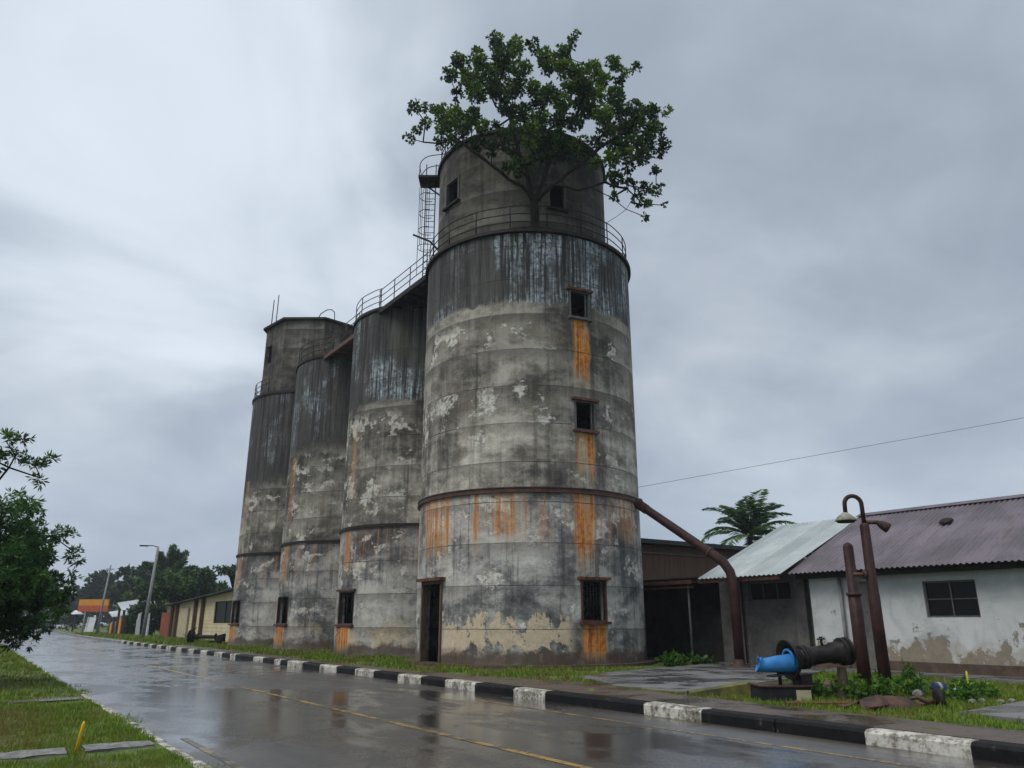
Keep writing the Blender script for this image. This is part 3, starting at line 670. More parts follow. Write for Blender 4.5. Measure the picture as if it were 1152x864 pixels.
def tree(name, label, cat, base, cl, limbs, r0, leaf, per, nleaf, mat, group=None, up=.35, droop=0., rmin=.012, twigs=False, flat=1.0):
    root = empty(name, base, label, cat, group)
    nodes, par, tips = skeleton(limbs, cl)
    b = MB(); branches(b, nodes, par, tips, r0, rmin)
    if twigs:
        for c in cl:
            for _ in range(5):
                d = rng.normal(size=3); d /= np.linalg.norm(d)
                b.tube([c[:3], tuple(np.array(c[:3])+d*c[3]*.9)], [.012, .005], 3, caps=False)
    b.build('trunk', M['bark'], root)
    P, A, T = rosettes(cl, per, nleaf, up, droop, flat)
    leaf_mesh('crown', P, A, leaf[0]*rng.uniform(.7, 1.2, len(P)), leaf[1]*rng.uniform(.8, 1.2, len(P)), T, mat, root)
    return root

# ---------------------------------------------------------------- silos
def pol(c, r, deg, z=0): return (c[0]+r*math.cos(R(deg)), c[1]+r*math.sin(R(deg)), z)
def silo_wall(c, Ro, z0, z1, mat, parent, openings, nseg=160, thick=.3, name='wall', drum=False):
    b = MB()
    A = sorted(set([round(-306+360*i/nseg, 4) for i in range(nseg+1)]+[o[0] for o in openings]+[o[1] for o in openings]))
    nz = max(2, int((z1-z0)/1.5))
    Z = sorted(set([round(z0+(z1-z0)*i/nz, 4) for i in range(nz+1)]+[o[2] for o in openings]+[o[3] for o in openings]))
    def sk(i, j):
        am = (A[j]+A[j+1])/2; zm = (Z[i]+Z[i+1])/2
        return any(o[0] < am < o[1] and o[2] < zm < o[3] for o in openings)
    for r in (Ro, Ro-thick):
        P = [[pol(c, r, a, z) for a in A] for z in Z]
        b.grid(P, lambda a, q: (Ro*R(A[q]), Z[a]), skip=sk, flip=(r != Ro))
    for (a0, a1, y0, y1) in openings:
        aa = [a for a in A if a0 <= a <= a1]; zz = [y0, y1]
        for a in (a0, a1): b.face([pol(c, Ro, a, y0), pol(c, Ro, a, y1), pol(c, Ro-thick, a, y1), pol(c, Ro-thick, a, y0)], [(Ro*R(a), y0), (Ro*R(a), y1), (Ro*R(a)+.3, y1), (Ro*R(a)+.3, y0)])
        for z in zz:
            for p, q in zip(aa[:-1], aa[1:]): b.face([pol(c, Ro, p, z), pol(c, Ro, q, z), pol(c, Ro-thick, q, z), pol(c, Ro-thick, p, z)], [(Ro*R(p), z)]*4)
    return b.build(name, mat, parent)
def ring(b, c, r0, r1, z0, z1, n=128, a0=0, a1=360, uv=None):
    A = [a0+(a1-a0)*i/n for i in range(n+1)]
    P = [[pol(c, r, a, z) for a in A] for r, z in ((r0, z0), (r1, z0), (r1, z1), (r0, z1), (r0, z0))]
    for i in range(4): b.grid([P[i], P[i+1]], lambda a, q: (r1*R(A[q]), (P[i+a][q][2])))
def disc(b, c, r, z, n=96): b.face([pol(c, r, 360*i/n, z) for i in range(n)])
def fbox(b, c, r, a, z0, z1, w, d, off=0.0, mi=0):
    """box on the wall of a drum at angle a: w wide, d deep, centred sideways at off"""
    n = Vector((math.cos(R(a)), math.sin(R(a)), 0)); t = Vector((-n.y, n.x, 0))
    b.obox(Vector((c[0], c[1], (z0+z1)/2))+n*r+t*off, t*w/2, n*d/2, Vector((0, 0, (z1-z0)/2)), mi)
def window(root, c, Ro, a0, a1, z0, z1, lintel=True, sill=True, bars=0, lm=None, sm=None, glazing=False, broken=False, dep=.22):
    am = (a0+a1)/2; w = 2*Ro*math.sin(R((a1-a0)/2)); t = .06; rr = Ro*math.cos(R((a1-a0)/2))
    b = MB()
    for s in (-1, 1): fbox(b, c, rr-.02, am, z0+.0, z1, t, .14, s*(w/2-t/2))
    fbox(b, c, rr-.02, am, z1-.05, z1-.002, w-2*t-.004, .12); fbox(b, c, rr-.02, am, z0+.002, z0+.05, w-2*t-.004, .12)
    o = b.build('window', M['frame'] if not bars else M['rust'], root)
    if lintel:
        q = MB(); fbox(q, c, Ro+.02, am, z1+.003, z1+.10, w+.26, dep); q.build('lintel', lm or M['hotrust'], o)
    if sill:
        q = MB(); fbox(q, c, Ro+.02, am, z0-.10, z0-.003, w+.16, dep+.02); q.build('sill', sm or M['redrust'], o)
    for i in range(bars):
        q = MB(); x = (i+.5)/bars*(w-2*t)-(w-2*t)/2; j = random.uniform(-.02, .02)
        n = Vector((math.cos(R(am)), math.sin(R(am)), 0)); tt = Vector((-n.y, n.x, 0)); p = Vector((c[0], c[1], 0))+n*(rr-.01)
        q.tube([p+tt*x+Vector((0, 0, z0+.05)), p+tt*(x+j)+Vector((0, 0, (z0+z1)/2)), p+tt*(x-j)+Vector((0, 0, z1-.05))], .016, 6)
        q.build('bar', M['rail'], o)
    if glazing:
        q = MB(); fbox(q, c, rr-.10, am, z0+.05, z1-.05, w-2*t, .01); q.build('pane', M['glass'], o)
    if broken:
        q = MB(); fbox(q, c, rr-.03, am, z0+.05, z1-.05, .035, .05, w/2-.16); q.build('mullion', M['frame'], o)
    return o
def rail_arc(b, c, r, z, a0, a1, hs=(.36, .72, 1.08), step=19):
    n = max(2, int(abs(a1-a0)/5))
    for h in hs: b.tube([pol(c, r, a0+(a1-a0)*i/n, z+h+.012*math.sin(i*1.7)) for i in range(n+1)], .022, 5)
    m = max(1, round(abs(a1-a0)/step))
    for i in range(m+1): b.tube([pol(c, r, a0+(a1-a0)*i/m, z), pol(c, r, a0+(a1-a0)*i/m, z+1.10)], .026, 5)

C1 = (18.8, 26.2); D1 = (18.57, 26.36)
SR = 4.56
s1 = empty('silo', (C1[0], C1[1], .2), 'nearest and tallest concrete silo with a tree on its ledge, steel ring and rust runs', 'silo', 'row of concrete silos')
ops = [(-104.7, -93.3, 13.2, 14.33), (-103.3, -91.7, 8.63, 9.78), (-102.4, -88.7, 1.72, 3.14), (-189.8, -170.2, .24, 3.16)]
silo_wall(C1, SR, .15, 16.72, M['silo1'], s1, ops, 192)
b = MB(); ring(b, C1, SR-.3, SR+.10, 16.76, 16.90); ring(b, C1, SR+.1, SR+.14, 16.74, 16.87); disc(b, C1, SR-.29, 16.88); b.build('rim', M['dark'], s1)
b = MB(); ring(b, C1, SR+.003, SR+.11, 6.20, 6.26); ring(b, C1, SR+.003, SR+.07, 6.265, 6.36); ring(b, C1, SR+.003, SR+.10, 6.365, 6.40); b.build('ring_beam', M['rust'], s1)
b = MB(); ring(b, C1, SR+.003, SR+.42, .1, .30); b.build('plinth', M['plinth'], s1)
window(s1, C1, SR, *ops[0], broken=True, sm=M['frame']); window(s1, C1, SR, *ops[1], broken=True, lm=M['redrust']); window(s1, C1, SR, *ops[2], bars=7, sm=M['redrust'])
# doorway with a leaf standing ajar
b = MB(); dm = -180.0; dw = 2*SR*math.sin(R(9.8)); rr = SR*math.cos(R(9.8))
for s in (-1, 1): fbox(b, C1, rr-.06, dm, .24, 3.16, .10, .26, s*(dw/2-.05))
fbox(b, C1, rr-.06, dm, 3.06, 3.157, dw-.21, .24); fbox(b, C1, rr+.02, dm, .18, .30, dw+.1, .5)
do = b.build('door_frame', M['wood'], s1)
b = MB(); fbox(b, C1, SR+.03, dm, 3.163, 3.28, dw+.3, .26); b.build('lintel', M['hotrust'], do)
# upper drum
dops = [(-184.8, -169.1, 19.3, 20.55), (-108.2, -96.4, 18.35, 19.6)]
silo_wall(D1, 3.9, 16.9, 22.0, M['drum'], s1, dops, 128, name='upper_drum')
b = MB(); ring(b, D1, 3.6, 4.02, 22.0, 22.14)
n = 72
for i in range(n):
    a, a2 = 360*i/n, 360*(i+1)/n
    b.face([pol(D1, 4.0, a, 22.14), pol(D1, 4.0, a2, 22.14), pol(D1, .05, a2, 22.75), pol(D1, .05, a, 22.75)])
b.build('roof', M['dark'], s1)
for o in dops: window(s1, D1, 3.9, *o, lintel=False, sill=True, sm=M['dark'], broken=(o is dops[0]))
b = MB(); rail_arc(b, C1, SR-.03, 16.9, -211, -20); b.build('railing', M['rail'], s1)
# landing at the head of the ladder, roof hoops
lx = Vector((-.8254, .5645, 0)); ly = Vector((.5645, .8254, 0)); base = Vector((D1[0], D1[1], 0))
b = MB(); b.obox(base+lx*4.35+Vector((0, 0, 21.95)), lx*.55, ly*.5, Vector((0, 0, .05)))
b.beam(base+lx*3.9+Vector((0, 0, 21.2)), base+lx*4.8+Vector((0, 0, 21.9)), .06, .06)
b.build('landing', M['dark'], s1)
b = MB()
for q in (-.45, .45):
    b.tube([base+lx*4.85+ly*q+Vector((0, 0, 22))]+[base+lx*(4.2+.65*math.cos(R(a)))+ly*q+Vector((0, 0, 22.5+.6*math.sin(R(a)))) for a in range(10, 100, 15)]+[base+lx*3.2+ly*q+Vector((0, 0, 23.25))], .022, 5)
b.tube([base+lx*4.86-ly*.45+Vector((0, 0, 22.5)), base+lx*4.86+ly*.45+Vector((0, 0, 22.5))], .02, 5)
rail_arc(b, D1, 3.85, 22.14, 120, 200, step=16)
b.build('roof_railing', M['rail'], s1)
# caged ladder
b = MB()
for r_ in (4.12, 4.58): b.tube([base+lx*r_+Vector((0, 0, 16.9)), base+lx*r_+Vector((0, 0, 22.9))], .028, 5)
z = 17.1
while z < 22: b.tube([base+lx*4.12+Vector((0, 0, z)), base+lx*4.58+Vector((0, 0, z))], .016, 4); z += .30
lad = b.build('ladder', M['rail'], s1)
b = MB()
cc = base+lx*4.45
for i in range(5):
    a = -100+50*i; p = cc+lx*.42*math.cos(R(a*.9))+ly*.42*math.sin(R(a*.9))
    b.tube([p+Vector((0, 0, 18.4)) if i != 2 else p+Vector((0, 0, 17)), p+Vector((0, 0, 21.6)), cc+lx*.2*math.cos(R(a))+ly*.2*math.sin(R(a))+Vector((0, 0, 21.95))], .014, 4)
for z in (18.4, 19.3, 20.2, 21.1):
    b.tube([cc+lx*.42*math.cos(R(a))+ly*.42*math.sin(R(a))+Vector((0, 0, z)) for a in range(-110, 111, 22)], .016, 4)
b.tube([base+lx*3.9+Vector((0, 0, 18.3)), base+lx*4.3+Vector((0, 0, 18.75)), base+lx*5.1+Vector((0, 0, 19.1))], .05, 5)
b.build('cage', M['rail'], lad)

S = [((18.8, 35.5), 2, 'second silo from the front, unpainted with pale plaster patches and a rust stained window'),
     ((18.8, 44.6), 3, 'third silo in the row, grey and streaked with bluish white under its rim'),
     ((18.8, 54.0), 4, 'farthest silo, carrying an octagonal concrete cabin with two thin poles')]
for (c, k_, lab) in S:
    r = empty('silo', (c[0], c[1], .2), lab, 'silo', 'row of concrete silos')
    op = [(-188.3, -165.8, 1.6, 3.08)]
    m = M['silo%d' % k_]
    silo_wall(c, 4.2, .15, 16.98, m, r, op, 144)
    b = MB(); ring(b, c, 3.9, 4.28, 16.98, 17.14); disc(b, c, 3.91, 17.12); b.build('rim', M['dark'], r)
    b = MB(); ring(b, c, 4.203, 4.28, 5.95, 6.08); b.build('ring_beam', M['dark'], r)
    b = MB(); ring(b, c, 4.203, 4.5, .1, .26); b.build('plinth', M['plinth'], r)
    window(r, c, 4.16, *op[0], bars=3, dep=.10, lintel=(k_ == 2), lm=M['rust'], sm=M['rust'])
    if k_ < 4:
        b = MB(); rail_arc(b, c, 4.15, 17.14, -204, -157 if k_ == 2 else -140); b.build('railing', M['rail'], r)
    else:
        b = MB(); rail_arc(b, c, 4.15, 17.14, -265, -157, step=14); b.build('railing', M['rail'], r)
        # octagonal cabin
        A = [-102.5-45*i for i in range(9)]; Ro = 3.72; b = MB(); z0, z1 = 17.14, 22.7
        Cc = (18.8, 54.1)
        V = [Vector(pol(Cc, Ro, a)) for a in A]
        wi = 1  # face with the window
        for i in range(8):
            p, q = V[i], V[i+1]; L = (q-p).length
            def fp(f, z, p=p, q=q): w = p.lerp(q, f); return (w.x, w.y, z)
            if i == wi:
                xs = [0, .62, .92, 1]; zs = [z0, 19.9, 21.3, z1]
                for a in range(3):
                    for e in range(3):
                        if a == 1 and e == 1: continue
                        b.face([fp(xs[a], zs[e]), fp(xs[a+1], zs[e]), fp(xs[a+1], zs[e+1]), fp(xs[a], zs[e+1])], [(-(i+xs[a])*L, zs[e]), (-(i+xs[a+1])*L, zs[e]), (-(i+xs[a+1])*L, zs[e+1]), (-(i+xs[a])*L, zs[e+1])])
                n_ = Vector(((p+q)/2).to_tuple()); n_ = (n_-Vector((Cc[0], Cc[1], 0))).normalized()*-.25
                W = [Vector(fp(xs[1], 19.9)), Vector(fp(xs[2], 19.9)), Vector(fp(xs[2], 21.3)), Vector(fp(xs[1], 21.3))]
                for e in range(4): b.face([W[e], W[(e+1) % 4], W[(e+1) % 4]+n_, W[e]+n_])
            else:
                b.face([fp(0, z0), fp(1, z0), fp(1, z1), fp(0, z1)], [(-i*L, z0), (-(i+1)*L, z0), (-(i+1)*L, z1), (-i*L, z1)])
        cab = b.build('cabin', M['drum'], r)
        b = MB(); O = [pol(Cc, Ro+.28, a, 22.7) for a in A[:-1]]; O2 = [(x, y, 22.86) for x, y, z in O]
        b.face(O); 
        for i in range(8): b.face([O[i], O[(i+1) % 8], O2[(i+1) % 8], O2[i]])
        for i in range(8): b.face([O2[i], O2[(i+1) % 8], (Cc[0], Cc[1], 23.15)])
        b.build('roof', M['dark'], cab)
        for (dx, h) in ((-3.55, 25.0), (-3.1, 25.7)):
            b = MB(); b.tube([(Cc[0]+dx, Cc[1]+.2+(dx+3.5), 22.5), (Cc[0]+dx+.03, Cc[1]+.2+(dx+3.5), h)], .035, 5); b.build('pole', M['rail'], r)
        b = MB(); b.tube([(17.6, 50.75, 22.9), (17.75, 50.7, 23.25), (18.1, 50.5, 23.55), (18.4, 50.35, 23.6), (18.6, 50.25, 23.4), (18.65, 50.2, 22.4)], .035, 6); b.build('vent_hoop', M['rust'], r)
# gangways between the tops
def gangway(y0, y1, label, mat, x0=14.88, x1=17.3, drop=0.0, clutter=False):
    r = empty('gangway', ((x0+x1)/2, (y0+y1)/2, 17.0), label, 'gangway', 'gangways between the silo tops')
    b = MB(); n = 6; w = (x1-x0)/n
    for i in range(n): b.box(x0+i*w+.015, x0+(i+1)*w-.015, y0, y1, 17.00, 17.05)
    b.build('deck', mat, r)
    b = MB()
    for x in (x0+.05, (x0+x1)/2, x1-.05): b.box(x-.05, x+.05, y0+.02, y1-.02, 16.80, 16.997)
    q = y0+.4
    while q < y1-.2: b.box(x0+.12, x1-.12, q-.03, q+.03, 16.84, 16.95); q += .9
    b.build('joists', mat, r)
    b = MB(); xx = x0+.06
    for h in (.36, .72, 1.08): b.tube([(xx, y0, 17.05+h), (xx, (y0+y1)/2, 17.04+h), (xx, y1, 17.05+h)], .022, 5)
    m = 3
    for i in range(m+1): q = y0+.1+(y1-y0-.2)*i/m; b.tube([(xx, q, 17.05), (xx, q, 18.15)], .026, 5)
    b.build('railing', M['rail'] if not clutter else M['rust'], r)
    if clutter:
        b = MB(); b.tube([(x0+.3, y0+.5, 16.85), (x0+.5, y0+1.5, 16.45), (x0+.9, y0+2.8, 16.5), (x0+1.6, y1-.6, 16.85)], .05, 6); b.build('hanging_pipe', M['rust'], r)
    return r
gangway(28.75, 34.05, 'dark steel gangway from the nearest silo to the second one', M['dark'])
gangway(37.2, 43.1, 'rusty gangway between the second and third silos with a sagging pipe', M['redrust'], x0=15.2, clutter=True)
gangway(47.4, 50.6, 'rust red gangway leading to the silo with the octagonal cabin', M['redrust'], x0=16.3, x1=18.4)
# red stair tower head against the cabin
b = MB()
for i in range(7): b.box(17.4, 18.5, 47.2+i*.3, 47.45+i*.3, 17.2+i*.32, 17.25+i*.32)
for x in (17.37, 18.53): b.beam((x, 47.1, 17.1), (x, 49.3, 19.45), .05, .25)
st = b.build('stair', M['redrust']); tag(st, 'rust red steel stair climbing towards the octagonal cabin', 'stair')
b = MB()
for x in (17.37, 18.53):
    for h in (.5, 1.0): b.tube([(x, 47.1, 17.1+h), (x, 49.3, 19.45+h)], .025, 5)
    for q in np.linspace(47.2, 49.2, 4): b.tube([(x, q, 17.1+(q-47.1)*1.068), (x, q, 18.15+(q-47.1)*1.068)], .025, 5)
b.build('handrail', M['rust'], st)

# chute pipe from the ring to the ground
b = MB(); b.tube([(21.0, 22.55, 6.30), (21.3, 22.25, 6.18), (22.0, 19.2, 4.0), (22.16, 18.93, 3.74), (22.26, 18.76, 3.42), (22.30, 18.69, 3.0), (22.30, 18.69, .25)], .17, 16)
ch = b.build('chute_pipe', M['pipe']); tag(ch, 'maroon chute pipe running from the nearest silo down to the wet apron', 'pipe')
b = MB(); b.lathe((22.30, 18.69, .26), (0, 0, 1), [(0, .34), (.05, .34), (.051, .2), (.22, .19)], 20); b.build('flange', M['rust'], ch)
dv = Vector((.70, -3.05, -2.18)).normalized()
b = MB(); b.lathe((21.28, 22.28, 6.2), dv, [(0, .17), (.001, .24), (.06, .24), (.061, .19), (.5, .19), (.501, .17)], 20); b.build('collar', M['rust'], ch)
b = MB(); b.lathe(Vector((22.0, 19.2, 4.0))-dv*.25, dv, [(0, .17), (.001, .20), (.08, .20), (.081, .17)], 20); b.build('collar', M['rust'], ch)

ROOTS = [(-128, .35, .05), (-118, .55, .045), (-114, .3, .03), (-133, .3, .03)]
# tree rooted on the ledge of the first silo
tree('ledge_tree', 'broad spreading tree rooted on the ledge at the top of the nearest silo', 'tree', tuple(LIMBS[0][0]),
     TREE, LIMBS, .19, (.165, .09), 32, 8, M['leaf_silo'], rmin=.016, twigs=True)
b = MB()
for (a, l, r_) in ROOTS:
    b.tube([(16.44, 22.32, 17.05), pol(C1, SR+.02, (a-121.3)/2, 16.94), pol(C1, SR+.13, a, 16.90), pol(C1, SR+.06, a+1, 16.6), pol(C1, SR+.02, a+1.5, 16.6-l)], [r_*1.6, r_*1.3, r_, r_*.7, .01], 6)
b.build('roots', M['bark'], bpy.data.objects['ledge_tree'])

# ---------------------------------------------------------------- buildings on the right
def wall_x(b, x, y0, y1, z0, z1, holes=(), th=.2, mi=0):
    """wall in the plane x, seen from smaller x; holes (y0,y1,z0,z1)"""
    Y = sorted({y0, y1, *[q for h in holes for q in h[:2]]}); Z = sorted({z0, z1, *[q for h in holes for q in h[2:]]})
    for xx in (x, x+th):
        for i in range(len(Y)-1):
            for j in range(len(Z)-1):
                ym, zm = (Y[i]+Y[i+1])/2, (Z[j]+Z[j+1])/2
                if any(h[0] < ym < h[1] and h[2] < zm < h[3] for h in holes): continue
                p = [(xx, Y[i], Z[j]), (xx, Y[i+1], Z[j]), (xx, Y[i+1], Z[j+1]), (xx, Y[i], Z[j+1])]
                b.face(p, [(q[1], q[2]) for q in p], mi)
    for h in list(holes)+[(y0, y1, z0, z1)]:
        for q in (h[0], h[1]): b.face([(x, q, h[2]), (x+th, q, h[2]), (x+th, q, h[3]), (x, q, h[3])], [(q, h[2]), (q, h[2]), (q, h[3]), (q, h[3])], mi)
        for z in (h[2], h[3]): b.face([(x, h[0], z), (x, h[1], z), (x+th, h[1], z), (x+th, h[0], z)], [(h[0], z), (h[1], z), (h[1], z), (h[0], z)], mi)
def corrugated(b, e0, e1, r0, r1, pitch=.17, amp=.024, rows=6, jag=0.0):
    """sheet from eave e0-e1 to ridge r0-r1"""
    e0, e1, r0, r1 = map(Vector, (e0, e1, r0, r1)); L = (e1-e0).length; n = int(L/pitch)*6
    nor = (e1-e0).cross(r0-e0).normalized()
    if nor.z < 0: nor = -nor
    for off in (0, -.012):
        P = []
        for j in range(rows+1):
            row = []
            for i in range(n+1):
                f = i/n; p = e0.lerp(e1, f).lerp(r0.lerp(r1, f), j/rows)
                if j == 0: p = p+(e0-r0).normalized()*(.02*math.sin(math.floor(f*L/.83)*12.9))
                row.append(p+nor*(off+amp*math.sin(2*PI*f*L/pitch)))
            P.append(row)
        hl = (r0-e0).length
        b.grid(P, lambda a, q: (q/n*L, a/rows*hl))
# white house
hs_ = empty('white_house', (27.9, 10, .2), 'long white house with peeling walls under a purple corrugated roof', 'house')
b = MB(); H0 = (11.21, 12.75, 1.83, 2.88)
wall_x(b, 23.8, 2, 16.67, .56, 3.34, [H0], .22)
b.face([(24.02, 16.67, .56), (32.2, 16.67, .56), (32.2, 16.67, 3.3), (28, 16.67, 5.5), (24.02, 16.67, 3.34)])
b.face([(24.02, 2, .56), (32.2, 2, .56), (32.2, 2, 3.3), (28, 2, 5.5), (24.02, 2, 3.34)]); b.face([(32.2, 2, .56), (32.2, 16.67, .56), (32.2, 16.67, 3.3), (32.2, 2, 3.3)])
b.build('wall', M['peel'], hs_)
b = MB(); b.box(23.74, 32.3, 1.95, 16.72, .1, .56); b.build('plinth', M['plinth'], hs_)
b = MB(); corrugated(b, (23.05, 1.6, 3.28), (23.05, 17.0, 3.28), (28, 1.6, 5.66), (28, 17.0, 5.66)); corrugated(b, (33, 1.6, 3.28), (33, 17.0, 3.28), (28.0, 1.6, 5.65), (28.0, 17.0, 5.65))
rf = b.build('roof', M['purple'], hs_)
b = MB()
for s in (-1, 1): b.obox((28+s*.13, 9.3, 5.65), (0, 7.72, 0), (.14, 0, -.06*s), (0, 0, .008))
b.build('ridge_cap', M['purple'], rf)
b = MB(); b.lathe((26.25, 12.93, 4.85), (-.42, 0, .9), [(0, .13), (.03, .24), (.09, .2), (.13, .1), (.14, .0)], 9); b.build('roof_vent', M['dark'], rf)
b = MB(); b.box(23.4, 23.47, 2, 16.9, 3.10, 3.27); b.box(23.47, 23.78, 2, 16.6, 3.20, 3.23); b.build('fascia', M['darkwall'], hs_)
def casement(root, x, y0, y1, z0, z1, ny, nz, depth=.1, mat=None):
    b = MB(); t = .05; m = mat or M['frame']
    b.box(x+depth-.05, x+depth, y0, y0+t, z0, z1); b.box(x+depth-.05, x+depth, y1-t, y1, z0, z1)
    b.box(x+depth-.05, x+depth, y0+t, y1-t, z0, z0+t); b.box(x+depth-.05, x+depth, y0+t, y1-t, z1-t, z1)
    for i in range(1, ny): q = y0+(y1-y0)*i/ny; b.box(x+depth-.04, x+depth-.005, q-.02, q+.02, z0+t, z1-t)
    for i in range(1, nz): q = z0+(z1-z0)*i/nz; b.box(x+depth-.03, x+depth-.01, y0+t, y1-t, q-.015, q+.015)
    w = b.build('window', m, root)
    b = MB(); b.box(x+depth+.004, x+depth+.012, y0, y1, z0, z1); b.build('pane', M['glass'], w)
    return w
casement(hs_, 23.8, *H0, 2, 2, .12)
b = MB(); b.tube([(23.69, 15.45, .3), (23.69, 15.45, 3.1)], .055, 8); b.build('downpipe', M['polec'], hs_)
b = MB(); b.box(23.60, 23.797, 14.35, 15.1, .3, 2.95); b.build('buttress', M['greywall'], hs_)
# workshop with the pale roof
ws = empty('workshop', (27, 19, .2), 'grey concrete workshop with a pale green corrugated roof beside the white house', 'workshop')
b = MB(); holes = [(17.75, 19.6, 2.45, 3.12)]
wall_x(b, 24.2, 16.9, 21.0, .1, 3.35, holes, .2)
b.face([(24.4, 21.0, .1), (32, 21.0, .1), (32, 21.0, 3.3), (28, 21.0, 5.3), (24.4, 21.0, 3.35)]); b.face([(32, 16.9, .1), (32, 21, .1), (32, 21, 3.3), (32, 16.9, 3.3)])
b.build('wall', M['greywall'], ws)
b = MB(); b.box(23.98, 24.197, 17.02, 17.45, .1, 3.28); b.build('pilaster', M['greywall'], ws)
casement(ws, 24.2, *holes[0], 3, 1, .12, M['frame'])
b = MB(); corrugated(b, (22.6, 16.93, 3.26), (22.6, 20.6, 3.26), (28, 16.93, 5.63), (28, 20.6, 5.63), pitch=.2, amp=.022); corrugated(b, (33, 17.05, 3.3), (33, 20.6, 3.3), (28, 17.05, 5.59), (28, 20.6, 5.59), amp=.018)
b.build('roof', M['cyanroof'], ws)
b = MB(); b.beam((22.72, 17.05, 3.16), (22.72, 20.7, 3.16), .06, .12); b.build('eave_beam', M['redrust'], ws)
b = MB(); b.tube([(24.1, 19.85, .2), (24.1, 19.85, 3.2)], .035, 6); b.build('pipe', M['dark'], ws)
# dark lean-to shed
sh = empty('open_shed', (25, 26, .2), 'dark open fronted shed between the nearest silo and the grey workshop', 'shed')
b = MB(); b.obox((25.4, 25.9, 3.42), (2.7, 0, .10), (0, 4.85, 0), (0, 0, .02)); b.build('roof', M['darkroof'], sh)
b = MB(); b.beam((22.72, 21.05, 3.18), (22.72, 30.7, 3.18), .07, .14); b.beam((22.78, 21.05, 2.98), (22.78, 30.7, 3.0), .04, .05); b.build('eave_beam', M['redrust'], sh)
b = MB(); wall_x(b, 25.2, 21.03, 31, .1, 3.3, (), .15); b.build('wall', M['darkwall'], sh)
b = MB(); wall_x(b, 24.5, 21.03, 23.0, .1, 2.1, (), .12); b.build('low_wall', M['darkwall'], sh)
for y in (21.5, 24.0, 27.2, 30.4):
    b = MB(); b.tube([(23.0, y, .15), (23.0, y, 3.15)], .045, 6); b.build('post', M['frame'], sh)
# brown warehouse behind
wh_ = empty('warehouse', (34, 36, .2), 'brown sheeted warehouse with a dark roof edge behind the open shed', 'warehouse')
b = MB(); b.box(26.6, 41, 30, 42, .1, 5.62); b.build('wall', M['brownwall'], wh_)
b = MB(); b.box(26.0, 41.6, 29.4, 42.6, 5.64, 5.86); b.build('roof', M['darkroof'], wh_)
b = MB(); b.beam((26.6, 29.93, 5.2), (41, 29.93, 5.2), .08, .06, up=(0, 0, 1)); b.build('gutter', M['frame'], wh_)

# ---------------------------------------------------------------- posts, lamp and pipework by the footway
lp = empty('shower_lamp_post', (17.06, 10.29, .2), 'tall maroon pipe with a gooseneck top, pale lamp shade and small horn', 'lamp post')
b = MB(); b.tube([(17.06, 10.29, .15), (17.06, 10.29, 2.3), (17.06, 10.29, 2.32), (17.06, 10.29, 3.86), (17.06, 10.29, 3.92)], [.135, .125, .118, .105, .07], 14)
lx2 = Vector((-.8254, .5645, 0))
pb = Vector((17.06, 10.29, 0))
gp = [pb+Vector((0, 0, 3.9)), pb+Vector((0, 0, 4.30))]+[pb+lx2*(.20-.20*math.cos(R(a)))+Vector((0, 0, 4.36+.20*math.sin(R(a)))) for a in range(10, 181, 17)]+[pb+lx2*.405+Vector((0, 0, 4.14))]
b.tube(gp, .05, 10)
post = b.build('post', M['pipe'], lp)
hd = pb+lx2*.42+Vector((0, 0, 4.14))
b = MB(); b.lathe(hd, (0, 0, -1), [(-.03, .05), (0, .085), (.03, .13), (.08, .19), (.14, .235), (.17, .24), (.172, .22), (.13, .18), (.12, 0)], 24); b.build('lamp_shade', M['enamel'], lp)
b = MB(); b.lathe(hd+Vector((0, 0, -.155)), (0, 0, -1), [(0, .205), (.05, .19), (.06, .0)], 20); b.build('lens', M['darkwall'], lp)
b = MB(); p0 = pb-lx2*.05+Vector((0, 0, 3.94))
b.tube([p0, p0-lx2*.28, p0-lx2*.34+Vector((0, 0, -.01))], .05, 8); b.lathe(p0-lx2*.27, (-lx2*.85+Vector((0, 0, -.5))), [(0, .05), (.06, .085), (.16, .11), (.26, .125), (.262, .10), (.20, .0)], 16); b.build('horn', M['rust'], lp)
b = MB(); p0 = pb+lx2*.0+Vector((0, 0, 2.75)); b.tube([p0+lx2*.08, p0+lx2*.42], .045, 8); b.lathe(p0+lx2*.12, lx2, [(0, .05), (.001, .09), (.05, .09), (.051, .05)], 12); b.build('clamp', M['rust'], lp)
lq = empty('capped_post', (17.49, 11.1, .2), 'shorter maroon pipe post with a rounded cap beside the gooseneck lamp', 'post')
bx, by = 8.2*.8254+19*.5645, -8.2*.5645+19*.8254
ROOT[lq.name] = Vector((bx, by, .2)); lq.location = (bx, by, .2)
b = MB(); b.tube([(bx, by, .1), (bx, by, 2.35), (bx, by, 2.36), (bx, by, 3.45), (bx, by, 3.52), (bx, by, 3.56)], [.15, .145, .125, .12, .09, .03], 14); b.build('post', M['pipe'], lq)
b = MB(); b.lathe((bx, by, 2.3), (0, 0, 1), [(0, .15), (.001, .175), (.08, .175), (.081, .13)], 16); b.build('flange', M['rust'], lq)

